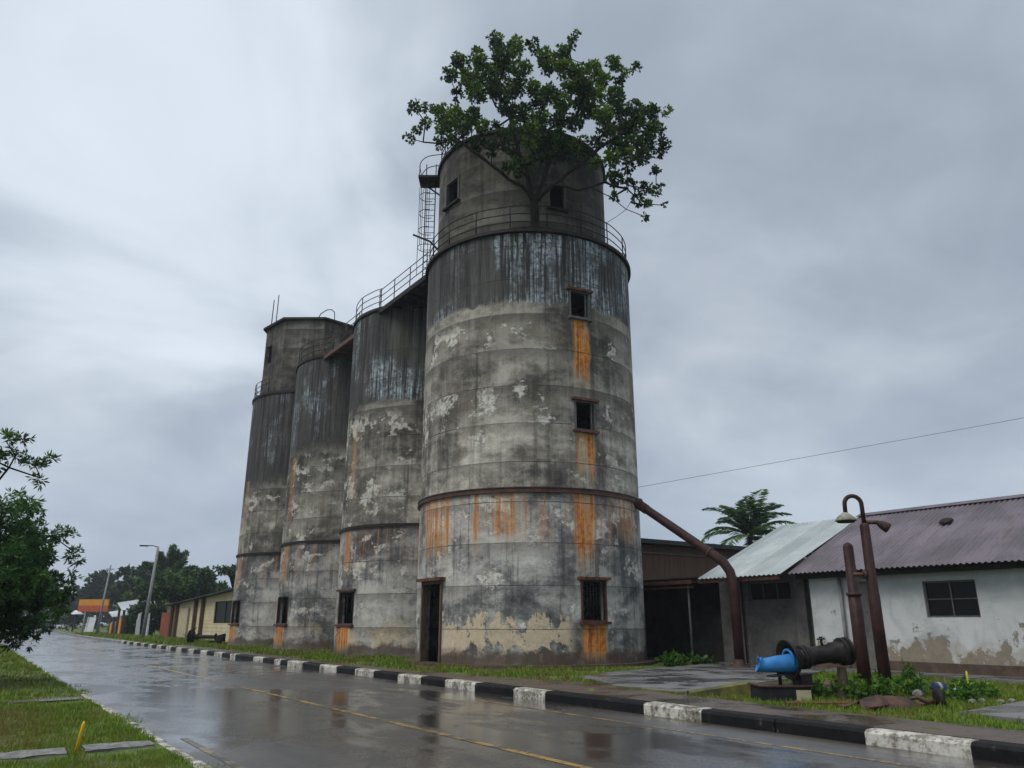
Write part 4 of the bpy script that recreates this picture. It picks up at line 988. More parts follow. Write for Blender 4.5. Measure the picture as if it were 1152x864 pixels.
def spool(name, label, a, bb, blue=True, sc=.86, cat='pipe assembly', gr=None):
    a = Vector(a); bb = Vector(bb); d = (bb-a).normalized(); L = (bb-a).length
    base = ((a.x+bb.x)/2, (a.y+bb.y)/2, .2)
    r = empty(name, base, label, cat, gr)
    side = d.cross(Vector((0, 0, 1))).normalized(); up = side.cross(d)
    m = M['blackmetal']
    b = MB(); b.lathe(a, d, [(.78*sc, .1*sc), (.80*sc, .205*sc), (.9*sc, .205*sc), (L-.45*sc, .205*sc), (L-.42*sc, .245*sc), (L-.10*sc, .25*sc), (L-.09*sc, .28*sc), (L, .28*sc), (L+.001, .2*sc), (L+.001, 0)], 28); b.build('pipe', m, r)
    # big dished disc
    b = MB(); b.lathe(a, d, [(.62*sc, .22*sc), (.58*sc, .30*sc), (.46*sc, .43*sc), (.465*sc, .45*sc), (.51*sc, .45*sc), (.63*sc, .35*sc), (.74*sc, .24*sc), (.79*sc, .20*sc)], 36); b.build('disc', m, r)
    for (q, rr) in ((.84*sc, .27*sc), (.93*sc, .27*sc), (L-.16*sc, .32*sc), (L-.02*sc, .32*sc)):
        b = MB(); b.lathe(a, d, [(q, .2*sc), (q+.001, rr), (q+.05*sc, rr), (q+.051*sc, .2*sc)], 28)
        for i in range(10):
            an = 2*PI*i/10; p = a+d*(q-.02*sc)+(side*math.cos(an)+up*math.sin(an))*rr*.86
            b.tube([p, p+d*.09*sc], .018*sc, 6)
        b.build('flange', m, r)
    b = MB(); p = a+d*(L-.62*sc)+up*.2*sc; b.tube([p, p+up*.14*sc], .03*sc, 8); b.lathe(p+up*.13*sc, up, [(0, .03*sc), (.005, .10*sc), (.03*sc, .10*sc), (.035*sc, .04*sc), (.07*sc, .05*sc), (.075*sc, 0)], 14); b.build('valve', m, r)
    if blue:
        b = MB(); q = Vector((0, 0, .015))
        o_ = a+d*.52-Vector((0, 0, .075)); lf = (lx2+Vector((.5645, .8254, 0))*.10).normalized()
        P = [o_, o_-d*.10, o_-d*.17+lf*.05, o_-d*.20+lf*.14, o_-d*.21+lf*.24+Vector((0, 0, -.01)), o_-d*.21+lf*.36+Vector((0, 0, -.02)), o_-d*.21+lf*.47+Vector((0, 0, -.01)), o_-d*.21+lf*.49]
        b.tube(P, [.19, .18, .17, .16, .145, .135, .145, .16], 28, caps=False)
        e_ = P[-1]; b.lathe(e_, lf, [(-.02, .13), (-.10, .12), (-.2, .0)], 24); b.lathe(e_, lf, [(.0, .16), (.005, .155), (.0, .13)], 28)
        b.lathe(a, d, [(.42, .17), (.421, .205), (.46, .21), (.461, .17)], 28)
        b.build('spout', M['blue'], r)
    return r
e1 = (5.18*.8254+16.35*.5645, -5.18*.5645+16.35*.8254, .93); e2 = (6.92*.8254+16.75*.5645, -6.92*.5645+16.75*.8254, 1.13)
sp = spool('valve_assembly', 'black flanged pipe with a bright blue spout standing over a black block', e1, e2)
def floorto(p): return .2
A1 = Vector(e1); dd = (Vector(e2)-A1).normalized()
b = MB()
for q in (.20,): 
    p = A1+dd*q; b.obox((p.x, p.y, .69), dd*.22, dd.cross(Vector((0, 0, 1)))*.13, (0, 0, .012)); b.tube([(p.x, p.y, .5), (p.x, p.y, .69)], .035, 8); b.tube([(p.x, p.y, .70), (p.x, p.y, .80)], .05, 8)
p = A1+dd*.70; b.obox((p.x, p.y, .60), dd*.13, dd.cross(Vector((0, 0, 1)))*.16, (0, 0, .10)); b.obox((p.x, p.y, .51), dd*.2, dd.cross(Vector((0, 0, 1)))*.2, (0, 0, .02))
b.build('stand', M['blackmetal'], sp)
p = A1+dd*(1.62); b = MB(); b.lathe((p.x, p.y, .1), (.05, .02, 1), [(0, .13), (.15, .12), (.3, .10), (.5, .11), (p.z-.4, .09), (p.z-.39, 0)], 7, sm=False); b.build('pier', M['plinth'], sp)
# block under it, mossy low wall
bl = MB(); c0 = Vector((14.05, 11.12, 0)); dx = Vector((.8254, -.5645, 0)); dy = Vector((.5645, .8254, 0))
p = Vector((5.05*.8254+16.42*.5645, -5.05*.5645+16.42*.8254, 0))+dx*.36+dy*.15
ang = Vector((.93, .36, 0)).normalized()
bl.obox(p+Vector((0, 0, .29)), dx*.48, dy*.40, (0, 0, .19)); bo = bl.build('block', M['blackblock']); tag(bo, 'black painted concrete block under the blue spout', 'block')
bl = MB(); bl.obox(p+dx*.33-dy*.404+Vector((0, 0, .29)), dx*.145, dy*.004, (0, 0, .13)); bl.build('cream_patch', M['creamblock'], bo)
bl = MB(); bl.obox(p+Vector((0, 0, .49)), dx*.52, dy*.43, (0, 0, .012)); bl.build('top_plate', M['rust'], bo)
b = MB(); a_ = Vector((12.95, 12.3, 0)); c_ = Vector((14.1, 11.55, 0)); c2 = Vector((14.6, 12.6, 0))
P = []
for i in range(15):
    f = i/14; c0_ = a_.lerp(c_, f); h = .30+.20*f+random.uniform(-.008, .008); sd = (c_-a_).normalized().cross(Vector((0, 0, 1)))*(.12+random.uniform(-.008, .008))
    P.append([c0_+sd+Vector((0, 0, .1)), c0_+sd+Vector((0, 0, h-.03)), c0_+sd*.6+Vector((0, 0, h)), c0_-sd*.6+Vector((0, 0, h)), c0_-sd+Vector((0, 0, h-.03)), c0_-sd+Vector((0, 0, .1))])
b.grid(P, sm=False)
tag(b.build('mossy_ledge', M['mossy']), 'low mossy concrete ledge running from the apron to the black block', 'ledge')
# rusty relics in the grass
def W(X, Y, z=0): return Vector((X*.8254+Y*.5645, -X*.5645+Y*.8254, z))
r = empty('rusty_tank', tuple(W(7.0, 15.2, .2)), 'rust brown tank half buried in the grass with a round end wheel', 'tank')
b = MB(); P = []
ax0 = W(6.35, 15.1, .2); ax1 = W(7.42, 14.88, .2); dA = (ax1-ax0); sA = dA.normalized().cross(Vector((0, 0, 1)))
for i in range(19):
    f = i/18; rr_ = .27*math.sin(PI*min(1, .12+f*.86))**.5+random.uniform(-.008, .008)+(.015 if i in (5, 6, 13, 14) else 0); c0_ = ax0+dA*f
    P.append([c0_+sA*rr_*math.cos(R(q))*1.05+Vector((0, 0, -.03+rr_*(.92+.06*math.sin(q*.11+i))*math.sin(R(q)))) for q in range(0, 181, 12)])
b.grid(P)
b.build('shell', M['rust'], r)
for k2, (X, Y, l, a2) in enumerate([(6.2, 15.2, .5, .1), (6.55, 14.8, .4, -.3), (7.55, 15.15, .35, .5)]):
    b = MB(); p = W(X, Y, .26+.01*k2); v = Vector((math.cos(a2), math.sin(a2), .08)); b.obox(p, v*l*.5, v.cross(Vector((0, 0, 1)))*.09, (0, 0, .008)); b.build('torn_plate', M['redrust'], r)
b = MB(); b.tube([W(7.2, 14.95, .36), W(7.35, 14.95, .40), W(7.5, 14.9, .32), W(7.7, 14.95, .33)], [.03, .035, .05, .05], 8); b.build('arm', M['rust'], r)
b = MB(); b.lathe(W(7.72, 14.9, .36), (.75, -.62, .1), [(-.05, .0), (-.05, .12), (-.03, .19), (.03, .20), (.05, .17), (.02, .10), (.02, 0)], 22); b.build('wheel', M['dark'], r)
r = MB(); r.obox(W(6.0, 15.5, .235), dx*.85, dy*.16, (0, 0, .03)); r.obox(W(5.9, 15.25, .25), dx*.35, dy*.05, (0, 0, .03)); tag(r.build('rusted_plate', M['hotrust']), 'flat orange rusted plate lying in the grass before the lamp post', 'plate')
def stone(p, s, mat, label, name='stone', cat='stone', grp=None):
    b = MB(); n = 10
    P = [[Vector(p)+Vector((s[0]*math.cos(2*PI*j/n)*math.cos(R(la))*(1+.18*math.sin(j*2.1+la)), s[1]*math.sin(2*PI*j/n)*math.cos(R(la))*(1+.15*math.sin(j*3.3+p[0])), s[2]*math.sin(R(la)))) for j in list(range(n))+[0]] for la in (-60, -30, 0, 30, 60, 88)]
    b.grid(P, sm=False); o = b.build(name, mat); return tag(o, label, cat, grp)
stone(tuple(W(7.05, 17.6, .30)), (.22, .16, .14), M['stone'], 'pale grey stone among the weeds just left of the gooseneck lamp post')
stone(tuple(W(6.95, 17.9, .33)), (.16, .16, .16), M['plinth'], 'brown stone propping the black pipe beside the maroon posts')
stone(tuple(W(8.35, 16.9, .28)), (.14, .10, .10), M['stone'], 'small grey stone in the grass right of the gooseneck lamp post')
for i, (X, Y) in enumerate([(9.0, 16.1), (9.25, 16.2), (9.5, 16.0), (9.8, 16.15), (10.1, 16.0)]):
    stone(tuple(W(X, Y, .22)), (.09+.02*(i % 2), .07, .05), M['stone'], 'small rubble stone in the line behind the rusty tank wheel', 'rubble_stone', 'stone', 'rubble in the grass')
cn = MB(); cn.lathe(W(9.0, 17.55, .35), (.9, -.4, 0), [(0, 0), (.001, .11), (.02, .12), (.26, .12), (.28, .10), (.281, 0)], 18); co = cn.build('paint_can', M['denim']); tag(co, 'navy blue can lying in the grass near the white house', 'can')
cn = MB(); cn.lathe(W(9.0, 17.55, .35), (.9, -.4, 0), [(.10, .1215), (.101, .1225), (.17, .1225), (.171, .1215)], 18); cn.build('band', M['galv'], co)
cn = MB(); cn.lathe(W(9.42, 17.45, .22), (0, 0, 1), [(0, 0), (0, .10), (.12, .11), (.13, .06), (.17, .05), (.175, 0)], 14); tag(cn.build('plastic_tub', M['whitec']), 'small white tub beside the navy blue can', 'tub')
def peg(p, h, lean, mat, label):
    b = MB(); p = Vector(p); top = p+Vector(lean)+Vector((0, 0, h)); b.tube([p-Vector((0, 0, .05)), p.lerp(top, .9), top], [.022, .022, .010], 7)
    tag(b.build('marker_stake', mat), label, 'stake')
peg(tuple(W(9.75, 17.5, .2)), .50, (.0, 0, 0), M['lime_peg'], 'lime yellow stake in the grass before the white house')
peg((1.45, 12.05, .1), .37, (.05, -.02, 0), M['peg'], 'short yellow stake in the left verge beside the paving')

# ---------------------------------------------------------------- far left: cream building and what stands along the road
cb = empty('cream_building', (18.5, 72, .2), 'cream weatherboard building beyond the silos with a dark window', 'building')
b = MB(); wall_x(b, 16.3, 58.5, 84, .1, 4.3, [(59.9, 65.9, 1.62, 3.25)], .2)
# trim the wall under the falling eave with a wedge-shaped roof
M_ = [(58.5, 3.98), (84, 3.05)]
b = MB()
def cwall(y0, y1, z0, z1f):
    p = [(16.3, y0, z0), (16.3, y1, z0), (16.3, y1, z1f(y1)), (16.3, y0, z1f(y0))]; b.face(p, [(q[1], q[2]) for q in p])
ev = lambda y: 4.02-(y-58.5)*.0345
cwall(58.5, 59.9, .1, ev); cwall(65.9, 84, .1, ev)
b.face([(16.3, 59.9, .1), (16.3, 65.9, .1), (16.3, 65.9, 1.62), (16.3, 59.9, 1.62)]); b.face([(16.3, 59.9, 3.25), (16.3, 65.9, 3.25), (16.3, 65.9, ev(65.9)), (16.3, 59.9, ev(59.9))])
for (q, z_) in ((59.9, 0), (65.9, 0)): b.face([(16.3, q, 1.62), (16.5, q, 1.62), (16.5, q, 3.25), (16.3, q, 3.25)])
b.face([(16.3, 58.5, .1), (24, 58.5, .1), (24, 58.5, 4.6), (16.3, 58.5, ev(58.5))]); b.face([(16.3, 84, .1), (24, 84, .1), (24, 84, 3.6), (16.3, 84, ev(84))]); b.face([(24, 58.5, .1), (24, 84, .1), (24, 84, 3.6), (24, 58.5, 4.6)])
b.build('wall', M['cream'], cb)
b = MB(); q = .45
while q < 3.8:
    y1 = min(84, 58.5+(4.02-q-.1)/.0345)
    if 1.58 < q < 3.28: b.box(16.275, 16.298, 66.0, y1, q, q+.02); b.box(16.275, 16.298, 58.6, 59.8, q, q+.02)
    else: b.box(16.275, 16.298, 58.6, y1, q, q+.02)
    q += .28
b.build('batten', M['cream'], cb)
w = casement(cb, 16.3, 59.9, 65.9, 1.62, 3.25, 2, 1, .12, M['darkwall'])
b = MB(); b.face([(15.6, 58, 4.08), (15.6, 84.6, 3.16), (24.6, 84.6, 4.0), (24.6, 58, 5.0)]); b.face([(15.6, 58, 4.02), (15.6, 84.6, 3.10), (24.6, 84.6, 3.94), (24.6, 58, 4.94)])
b.face([(15.6, 58, 4.02), (15.6, 84.6, 3.10), (15.6, 84.6, 3.16), (15.6, 58, 4.08)]); b.face([(15.6, 58, 4.02), (24.6, 58, 4.94), (24.6, 58, 5.0), (15.6, 58, 4.08)])
b.build('roof', M['darkroof'], cb)
for (y, lab, mm) in ((69.0, 'shed_brown', .28), (71.5, 'shed_brown', .3), (78.6, 'shed_brown', .45), (80.6, 'shed_brown', .4)):
    b = MB(); b.box(16.0, 16.26, y, y+mm, .1, ev(y)-.05); b.build('post', M[lab], cb)
b = MB(); b.box(16.05, 16.25, 81.2, 85.0, .15, 2.6); b.build('door', M['reddoor'], cb)
b = MB(); b.box(16.1, 16.26, 74.2, 77.4, .15, 2.9); b.build('panel', M['creamblock'], cb)
# tin lean-to and leaning sheets beyond
def sheet(pts, th=.05): 
    b = MB(); P = [Vector(p) for p in pts]; n = (P[1]-P[0]).cross(P[2]-P[0]).normalized()*th
    b.face(P); b.face([p+n for p in P][::-1])
    for i in range(len(P)): b.face([P[i], P[(i+1) % len(P)], P[(i+1) % len(P)]+n, P[i]+n])
    return b
tf = empty('tin_fence', (16, 90, .2), 'leaning grey tin sheets fencing the yard beyond the cream building', 'fence')
for y, x, h, le in ((86.2, 15.2, 2.6, .3), (88.9, 15.4, 2.3, -.2), (91.6, 15.3, 2.7, .4), (94.2, 15.6, 2.2, .1)):
    sheet([(x, y, .1), (x+.1, y+2.3, .1), (x+.1, y+2.3+le, h-.2), (x, y+le, h)]).build('sheet', M['tin'], tf)
b = MB(); b.beam((15.5, 85.6, 2.0), (15.8, 96.5, 1.9), .08, .1); b.build('rail', M['shed_brown'], tf)
def shack(cx_, cy, z, label, w, d, mat_r, tilt, posts=M['shed_brown']):
    r = empty('roadside_shack', (cx_, cy, .2), label, 'shack', 'shacks along the far kerb')
    b = sheet([(cx_-w/2, cy-d/2, z-tilt*.5), (cx_+w/2, cy-d/2, z+tilt*.15), (cx_+w/2, cy+d/2, z+tilt*1.6), (cx_-w/2, cy+d/2, z+tilt*.7)], .06); b.build('roof', mat_r, r)
    for i, (x, y) in enumerate(((cx_-w/2+.3, cy-d/2+.3), (cx_-w/2+.3, cy+d/2-.3), (cx_+w/2-.3, cy-d/2+.3), (cx_+w/2-.3, cy+d/2-.3))):
        h = z+tilt*(-.5+.65*((x-cx_+w/2)/w)+1.3*((y-cy+d/2)/d))
        b = MB(); b.box(x-.12, x+.12, y-.12, y+.12, .1, h-.02); b.build('post', posts, r)
    b = MB(); b.box(cx_-w/2+.6, cx_+w/2-.2, cy-d/2+.8, cy+d/2-.5, .1, z*.70); b.build('wall', M['tin'] if z < 3 else M['shed_brown'], r)
    b = MB(); b.box(cx_-w/2+.2, cx_-w/2+.34, cy-d/2+.9, cy-d/2+2.4, .12, z*.62); b.build('hatch', M['orange'], r)
shack(16.4, 101.5, 3.3, 'roadside shack with a steep white tin roof in front of the dark trees', 3.8, 4.2, M['tin'], .75)
shack(15.9, 108.5, 2.5, 'smaller grey shack with a pale roof just before the utility pole', 2.6, 3.4, M['tin'], .5)
# sign board
sb = empty('sign_board', (14.6, 125, .2), 'orange and red roadside board raised on posts by the far bend', 'sign')
u1 = Vector((13.25, 131.0, 0)); u2 = Vector((16.2, 120.6, 0)); u1 = Vector((13.0, 127.5, 0)); u2 = Vector((16.3, 124.2, 0))
dv2 = (u2-u1).normalized(); nn = Vector((-dv2.y, dv2.x, 0))
b = MB(); b.obox((u1+u2)/2+Vector((0, 0, 4.35)), (u2-u1)/2, nn*.12, (0, 0, .42)); b.build('upper_panel', M['orange'], sb)
b = MB(); b.obox((u1+u2)/2+Vector((0, 0, 3.52)), (u2-u1)/2, nn*.12, (0, 0, .40)); b.build('lower_panel', M['redboard'], sb)
for f in (.25, .8): b = MB(); p = u1.lerp(u2, f); b.tube([(p.x, p.y, .1), (p.x, p.y, 3.1)], .09, 8); b.build('post', M['polec'], sb)
def lamp(x, y, h, label, arm=True, r0=.14, lean=(0, 0), mat='polec'):
    r = empty('street_pole', (x, y, .2), label, 'pole', 'poles along the road')
    b = MB(); t = (x+lean[0], y+lean[1], h); b.tube([(x, y, .05), t], [r0, r0*.6], 10); b.build('pole', M[mat], r)
    if arm:
        b = MB(); b.tube([t, (t[0]-.5, t[1]+.2, t[2]+.12), (t[0]-.9, t[1]+.3, t[2]+.1)], .04, 6); b.build('arm', M['dark'], r)
        b = MB(); b.obox((t[0]-1.2, t[1]+.4, t[2]+.08), (.36, -.1, 0), (.03, .11, 0), (0, 0, .06)); b.build('lamp_head', M['dark'], r)
    else:
        b = MB(); b.obox((t[0], t[1], t[2]-.5), (.5, 0, 0), (0, .05, 0), (0, 0, .05)); b.build('crossarm', M['polec'], r)
lamp(13.82, 80.7, 8.6, 'grey street lamp pole in front of the cream building', lean=(.35, .3), r0=.19)
lamp(13.84, 112.3, 8.7, 'leaning utility pole beside the orange and red board', False, .15, (.5, .2), 'polec')
lamp(17.5, 199, 7.0, 'thin distant street lamp near the far parked vehicles', True, .12, (.6, 0))
# banner, low sign, small signs
bn = MB(); bn.obox((15.9, 137, 1.35), (.52, -.35, 0), (.02, .03, 0), (.12, 0, 1.05)); bo = bn.build('banner', M['whitec']); tag(bo, 'white upright banner on the grass under the orange board', 'banner')
bn = MB(); bn.tube([(15.45, 137.2, .1), (15.6, 137.2, 2.6)], .03, 6); bn.build('pole', M['frame'], bo)
bn = MB(); bn.lathe((14.6, 146, 2.9), (0, 0, 1), [(0, 1.2), (.02, 1.2), (.45, .55), (.62, .05)], 14); uo = bn.build('parasol', M['whitec']); tag(uo, 'small pale parasol left of the orange board', 'parasol')
bn = MB(); bn.tube([(14.6, 146, .1), (14.6, 146, 3.5)], .04, 6); bn.build('pole', M['frame'], uo)
bn = MB(); bn.obox((12.4, 178, 2.5), (.35, -.25, 0), (.02, .03, 0), (0, 0, .42)); so = bn.build('warning_sign', M['peg']); tag(so, 'tiny yellow road sign at the far bend', 'sign')
bn = MB(); bn.tube([(12.4, 178, .1), (12.4, 178, 2.9)], .04, 6); bn.build('post', M['frame'], so)

# vehicles
def car_mats(name, c): return simple(name, c, tuple(min(1, q*1.15) for q in c), 1, .28, bump=0)
def make_car(label, col, group='vehicles parked at the far bend', van=False):
    r = empty('parked_car', (0, 0, 0), label, 'van' if van else 'car', group)
    L = 4.4; hw = .86
    top = 1.95 if van else 1.42
    prof = [(-2.2, .35), (-2.2, .80), (-2.05, .92), (-1.25, .98), (1.35, .98), (2.05, .96), (2.2, .75), (2.2, .35)]
    b = MB()
    P = []
    for s, wq in ((-1, .90), (-1, 1), (1, 1), (1, .90)):
        P.append([(s*hw*wq*(1 if z > .5 else .97), x, z if wq == 1 else min(z+.03, 1.0)) for x, z in prof])
    b.grid([P[1], P[0], P[3], P[2]], sm=False); b.face(P[1][::-1]); b.face(P[2])
    b.face([P[1][0], P[2][0], P[2][-1], P[1][-1]])
    b.build('body', col, r)
    b = MB(); cab = [(-1.15, .98), (-.55, top), (1.25, top), (1.95, .97)] if not van else [(-1.8, .98), (-1.35, top), (2.0, top), (2.12, .97)]
    a = [(-hw*.93, x, z) if z < 1 else (-hw*.74, x, z) for x, z in cab]; c = [(-q[0], q[1], q[2]) for q in a]
    b.grid([a, c], sm=False); b.face(a); b.face(c[::-1]); b.build('windows', M['glass'], r)
    b = MB(); b.obox((0, (cab[1][0]+cab[2][0])/2, top+.02), (hw*.74, 0, 0), (0, (cab[2][0]-cab[1][0])/2, 0), (0, 0, .025)); b.build('roof', col, r)
    for x in (-hw+.08, hw-.08):
        for y in (-1.35, 1.35):
            b = MB(); b.lathe((x-.1, y, .33), (1, 0, 0), [(0, 0), (0, .2), (0, .32), (.03, .335), (.17, .335), (.2, .32), (.2, 0)], 18); b.build('wheel', M['tyre'], r)
    for x in (-.6, .6):
        b = MB(); b.obox((x, -2.21, .72), (.16, 0, 0), (0, .02, 0), (0, 0, .07)); b.build('headlight', M['galv'], r)
    return r
cr = [('dark teal parked car nearest the road at the far bend', (.03, .06, .075), 11.0, 192, R(10), False),
      ('white parked van in the far line of vehicles', (.6, .62, .66), 17.6, 214, R(60), True),
      ('silver parked car behind the white van at the far bend', (.4, .42, .45), 20.6, 215, R(75), False),
      ('navy parked car right of the dark round bush at the far bend', (.03, .04, .09), 14.8, 201, R(30), False)]
for lab, c, x, y, a, v in cr:
    r = make_car(lab, car_mats('car_paint', c), van=v); r.location = (x, y, .12 if x > 13 else .02); r.rotation_euler.z = a
# black machinery lying on the grass by the last silo
pw = empty('pipe_wreck', (14.0, 58.2, .2), 'black flanged shaft lying on the grass beyond the farthest silo', 'machinery')
vx = Vector((.8254, -.5645, 0)); vy = Vector((.5645, .8254, 0)); o0 = Vector((14.03, 58.2, .72))-vx*1.25
b = MB(); b.lathe(o0, vx, [(0, .06), (.001, .16), (.10, .44), (.13, .47), (.17, .46), (.18, .15), (.3, .12), (2.1, .12)], 24); b.build('shaft', M['blackmetal'], pw)
for q, r_ in ((.34, .38), (.62, .22), (1.9, .24)):
    b = MB(); b.lathe(o0+vx*q, vx, [(0, .1), (.001, r_), (.05, r_), (.051, .1)], 18)
    for k2 in range(8): an = 2*PI*k2/8; p = o0+vx*(q-.02)+(vy*math.cos(an)+Vector((0, 0, math.sin(an))))*r_*.85; b.tube([p, p+vx*.09], .022, 6)
    b.build('flange', M['blackmetal'], pw)
b = MB(); P = [[o0+vx*(2.0+h)+vy*w*sx+Vector((0, 0, z)) for sx, z in ((-1, -.30), (-1, .05+h*.3), (1, .05+h*.3), (1, -.30), (-1, -.30))] for h, w in ((0, .2), (.15, .3), (.35, .32), (.55, .2), (.6, .05))]
b.grid(P, sm=False); b.obox(o0+vx*1.95+Vector((0, 0, -.42)), vx*.38, vy*.25, (0, 0, .16)); b.build('housing', M['blackmetal'], pw)
b = MB(); b.tube([o0+vx*.3+Vector((0, 0, .3)), o0+vx*.32+Vector((0, 0, .55)), o0+vx*.5+Vector((0, 0, .56))], .04, 6); b.tube([o0-vx*.02+Vector((0, 0, -.05)), o0-vx*.35+Vector((0, 0, .18))], .02, 5); b.build('bracket', M['blackmetal'], pw)

# ---------------------------------------------------------------- trees
def simple_tree(name, label, x, y, h, rx, rz, n, rc, leaf, per, mat, group=None, trunk=.2, zc=None, flat=.8, nleaf=6, cat='tree', bottom=-.6, droop=0.):
    zc = zc or h-rz
    cl = crown((x, y, zc), rx, rx, rz, n, rc, bottom)
    limbs = [[(x, y, .1), (x+.1, y, zc*.35), (x, y+.1, zc*.7)], [(x, y+.1, zc*.7), (x+rx*.3, y, zc)], [(x, y+.1, zc*.7), (x-rx*.35, y-rx*.1, zc)], [(x, y+.1, zc*.7), (x, y+rx*.3, zc+rz*.3)]]
    return tree(name, label, cat, (x, y, .1), cl, limbs, trunk, leaf, per, nleaf, mat, group, flat=flat, droop=droop)
# near tree at the left edge
cl = crown((-.9, 26, 3.0), 3.5, 2.8, 1.85, 280, .42, -.97, .5)
cl += [(.9, 25, 5.9, .28), (1.25, 25.2, 6.1, .2), (.4, 25, 6.1, .3), (.1, 25, 6.5, .28), (1.1, 25.3, 5.6, .2), (.5, 25, 6.6, .2), (-.6, 25, 6.3, .4), (-1.0, 25.5, 6.8, .4), (.0, 25, 5.9, .35), (-2, 26, 6.4, .4), (1.9, 25.4, 4.1, .35), (2.3, 25.6, 3.6, .3)]
limbs = [[(-1.2, 26.3, .05), (-1.1, 26.2, 1.2), (-.9, 26, 2.4)], [(-.9, 26, 2.4), (.6, 25.5, 3.5), (1.6, 25, 4.0)], [(-.9, 26, 2.4), (-2.2, 26.2, 4.2)], [(-.9, 26, 2.4), (-.4, 25.6, 4.5), (.3, 25.2, 5.8)]]
tree('verge_tree', 'large leafy tree at the left edge overhanging the road verge', 'tree', (-1.2, 26.3, .05), cl, limbs, .22, (.19, .045), 22, 12, M['leaf_near'], droop=.3, rmin=.014)
G_ = 'trees beyond the cream building'
simple_tree('broad_tree', 'wide dark tree spreading over the roof of the cream building', 19.8, 93, 6.9, 4.6, 1.6, 110, .7, (.45, .22), 7, M['leaf_bush'], G_, .3)
simple_tree('broad_tree', 'dark tree right of the street lamp reaching over the cream roof', 21.6, 80, 7.0, 2.4, .5, 34, .34, (.32, .16), 9, M['leaf_bush'], G_, .25, bottom=-.5)
cl = []; limbs = [[(22.6, 118, .1), (22.6, 118, 4.5), (22.6, 118, 8.0)]]
for q, (az_, el_, ln) in enumerate([(0, 18, 3.4), (40, 55, 3.2), (95, 75, 3.4), (150, 60, 3.3), (180, 22, 3.7), (215, 48, 3.4), (260, 80, 3.9), (300, 35, 3.3), (330, 58, 3.6), (120, 30, 3.0), (20, 78, 3.2)]):
    v = Vector((math.cos(R(az_))*math.cos(R(el_)), math.sin(R(az_))*math.cos(R(el_)), math.sin(R(el_)))); c0_ = Vector((22.6, 118, 8.0))
    for k2 in range(5): cl.append((*(c0_+v*ln*(.25+.18*k2)), .50-.05*k2))
    limbs.append([tuple(c0_), tuple(c0_+v*ln*.9)])
cl += crown((22.6, 118, 7.8), 2.2, 2.2, 1.2, 16, .6, -1)
tree('broad_tree', 'tall tree with feathery upright plumes behind the street lamp', 'tree', (22.6, 118, .1), cl, limbs, .3, (.5, .16), 26, 7, M['leaf_bush'], G_, up=.6)
simple_tree('roadside_tree', 'dark bushy tree overhanging the tin fence', 17.0, 99, 3.9, 2.0, 1.7, 50, .6, (.45, .2), 6, M['leaf_bush'], G_, .22, bottom=-.9)
simple_tree('shrub', 'yellow green shrub behind the white roofed shack', 19.0, 112, 5.4, 2.6, 1.7, 40, .7, (.5, .15), 6, M['leaf_lime'], None, .12, cat='shrub', bottom=-1)
simple_tree('shrub', 'dark rounded shrub on the far verge left of the white banner', 15.6, 158, 3.6, 1.6, 1.7, 34, .6, (.4, .2), 3, M['leaf_far'], None, .1, cat='shrub', bottom=-1)
simple_tree('far_tree', 'tall rounded tree rising above the far wood', 26, 155, 11.2, 5.5, 4.0, 90, 1.2, (.9, .5), 2.2, M['leaf_far'], 'tall trees at the edge of the far wood', .5)
simple_tree('far_tree', 'slender tree topping the far wood above the orange board', 25, 205, 12.5, 3.4, 4.5, 60, 1.1, (.9, .5), 2.2, M['leaf_far'], 'tall trees at the edge of the far wood', .4)
simple_tree('back_tree', 'small treetop just showing above the pale green roof ridge', 44, 29.5, 7.5, 2.0, 1.4, 30, .5, (.3, .15), 4, M['leaf_bush'], None, .15)
simple_tree('back_tree', 'low leafy tree left of the palm behind the dark roof', 47, 42, 7.4, 2.6, 2.2, 46, .6, (.35, .17), 4, M['leaf_bush'], None, .15)
# far wood
def wood(name, spots, leaf, per, mat):
    cl = []
    for (x, y, h, r) in spots: cl += crown((x, y, h*.55), r, r, h*.5, 26, r*.34, -1.1, .6)
    P = []; A = []; T = []
    P, A, T = rosettes([(c[0], c[1], max(c[2], .5), c[3]) for c in cl], per*.16/ (2.0**2)*1.0, 5)
    o = leaf_mesh(name, P, A, leaf[0]*rng.uniform(.7, 1.2, len(P)), leaf[1], T, mat); tag(o, kind='stuff'); o['label'] = 'hazy far wood of mixed dark green trees'; o['category'] = 'wood'; return o
spots = []
for i in range(44):
    f = i/43; x = -70+f*175; y = 262+30*math.sin(i*1.3)+rng.uniform(-15, 15)-max(0, x-20)*.55; spots.append((x, y, rng.uniform(9, 14), rng.uniform(6, 9)))
for i in range(14): spots.append((29+i*2.5+rng.uniform(-2, 2), 185-i*5+rng.uniform(-6, 6), rng.uniform(7, 11), rng.uniform(4, 6)))
for i in range(12): spots.append((-14-i*5+rng.uniform(-2, 2), 120+i*10, rng.uniform(8, 13), rng.uniform(4, 7)))
wood('far_wood', spots, (1.3, .8), 3.2, M['leaf_far'])
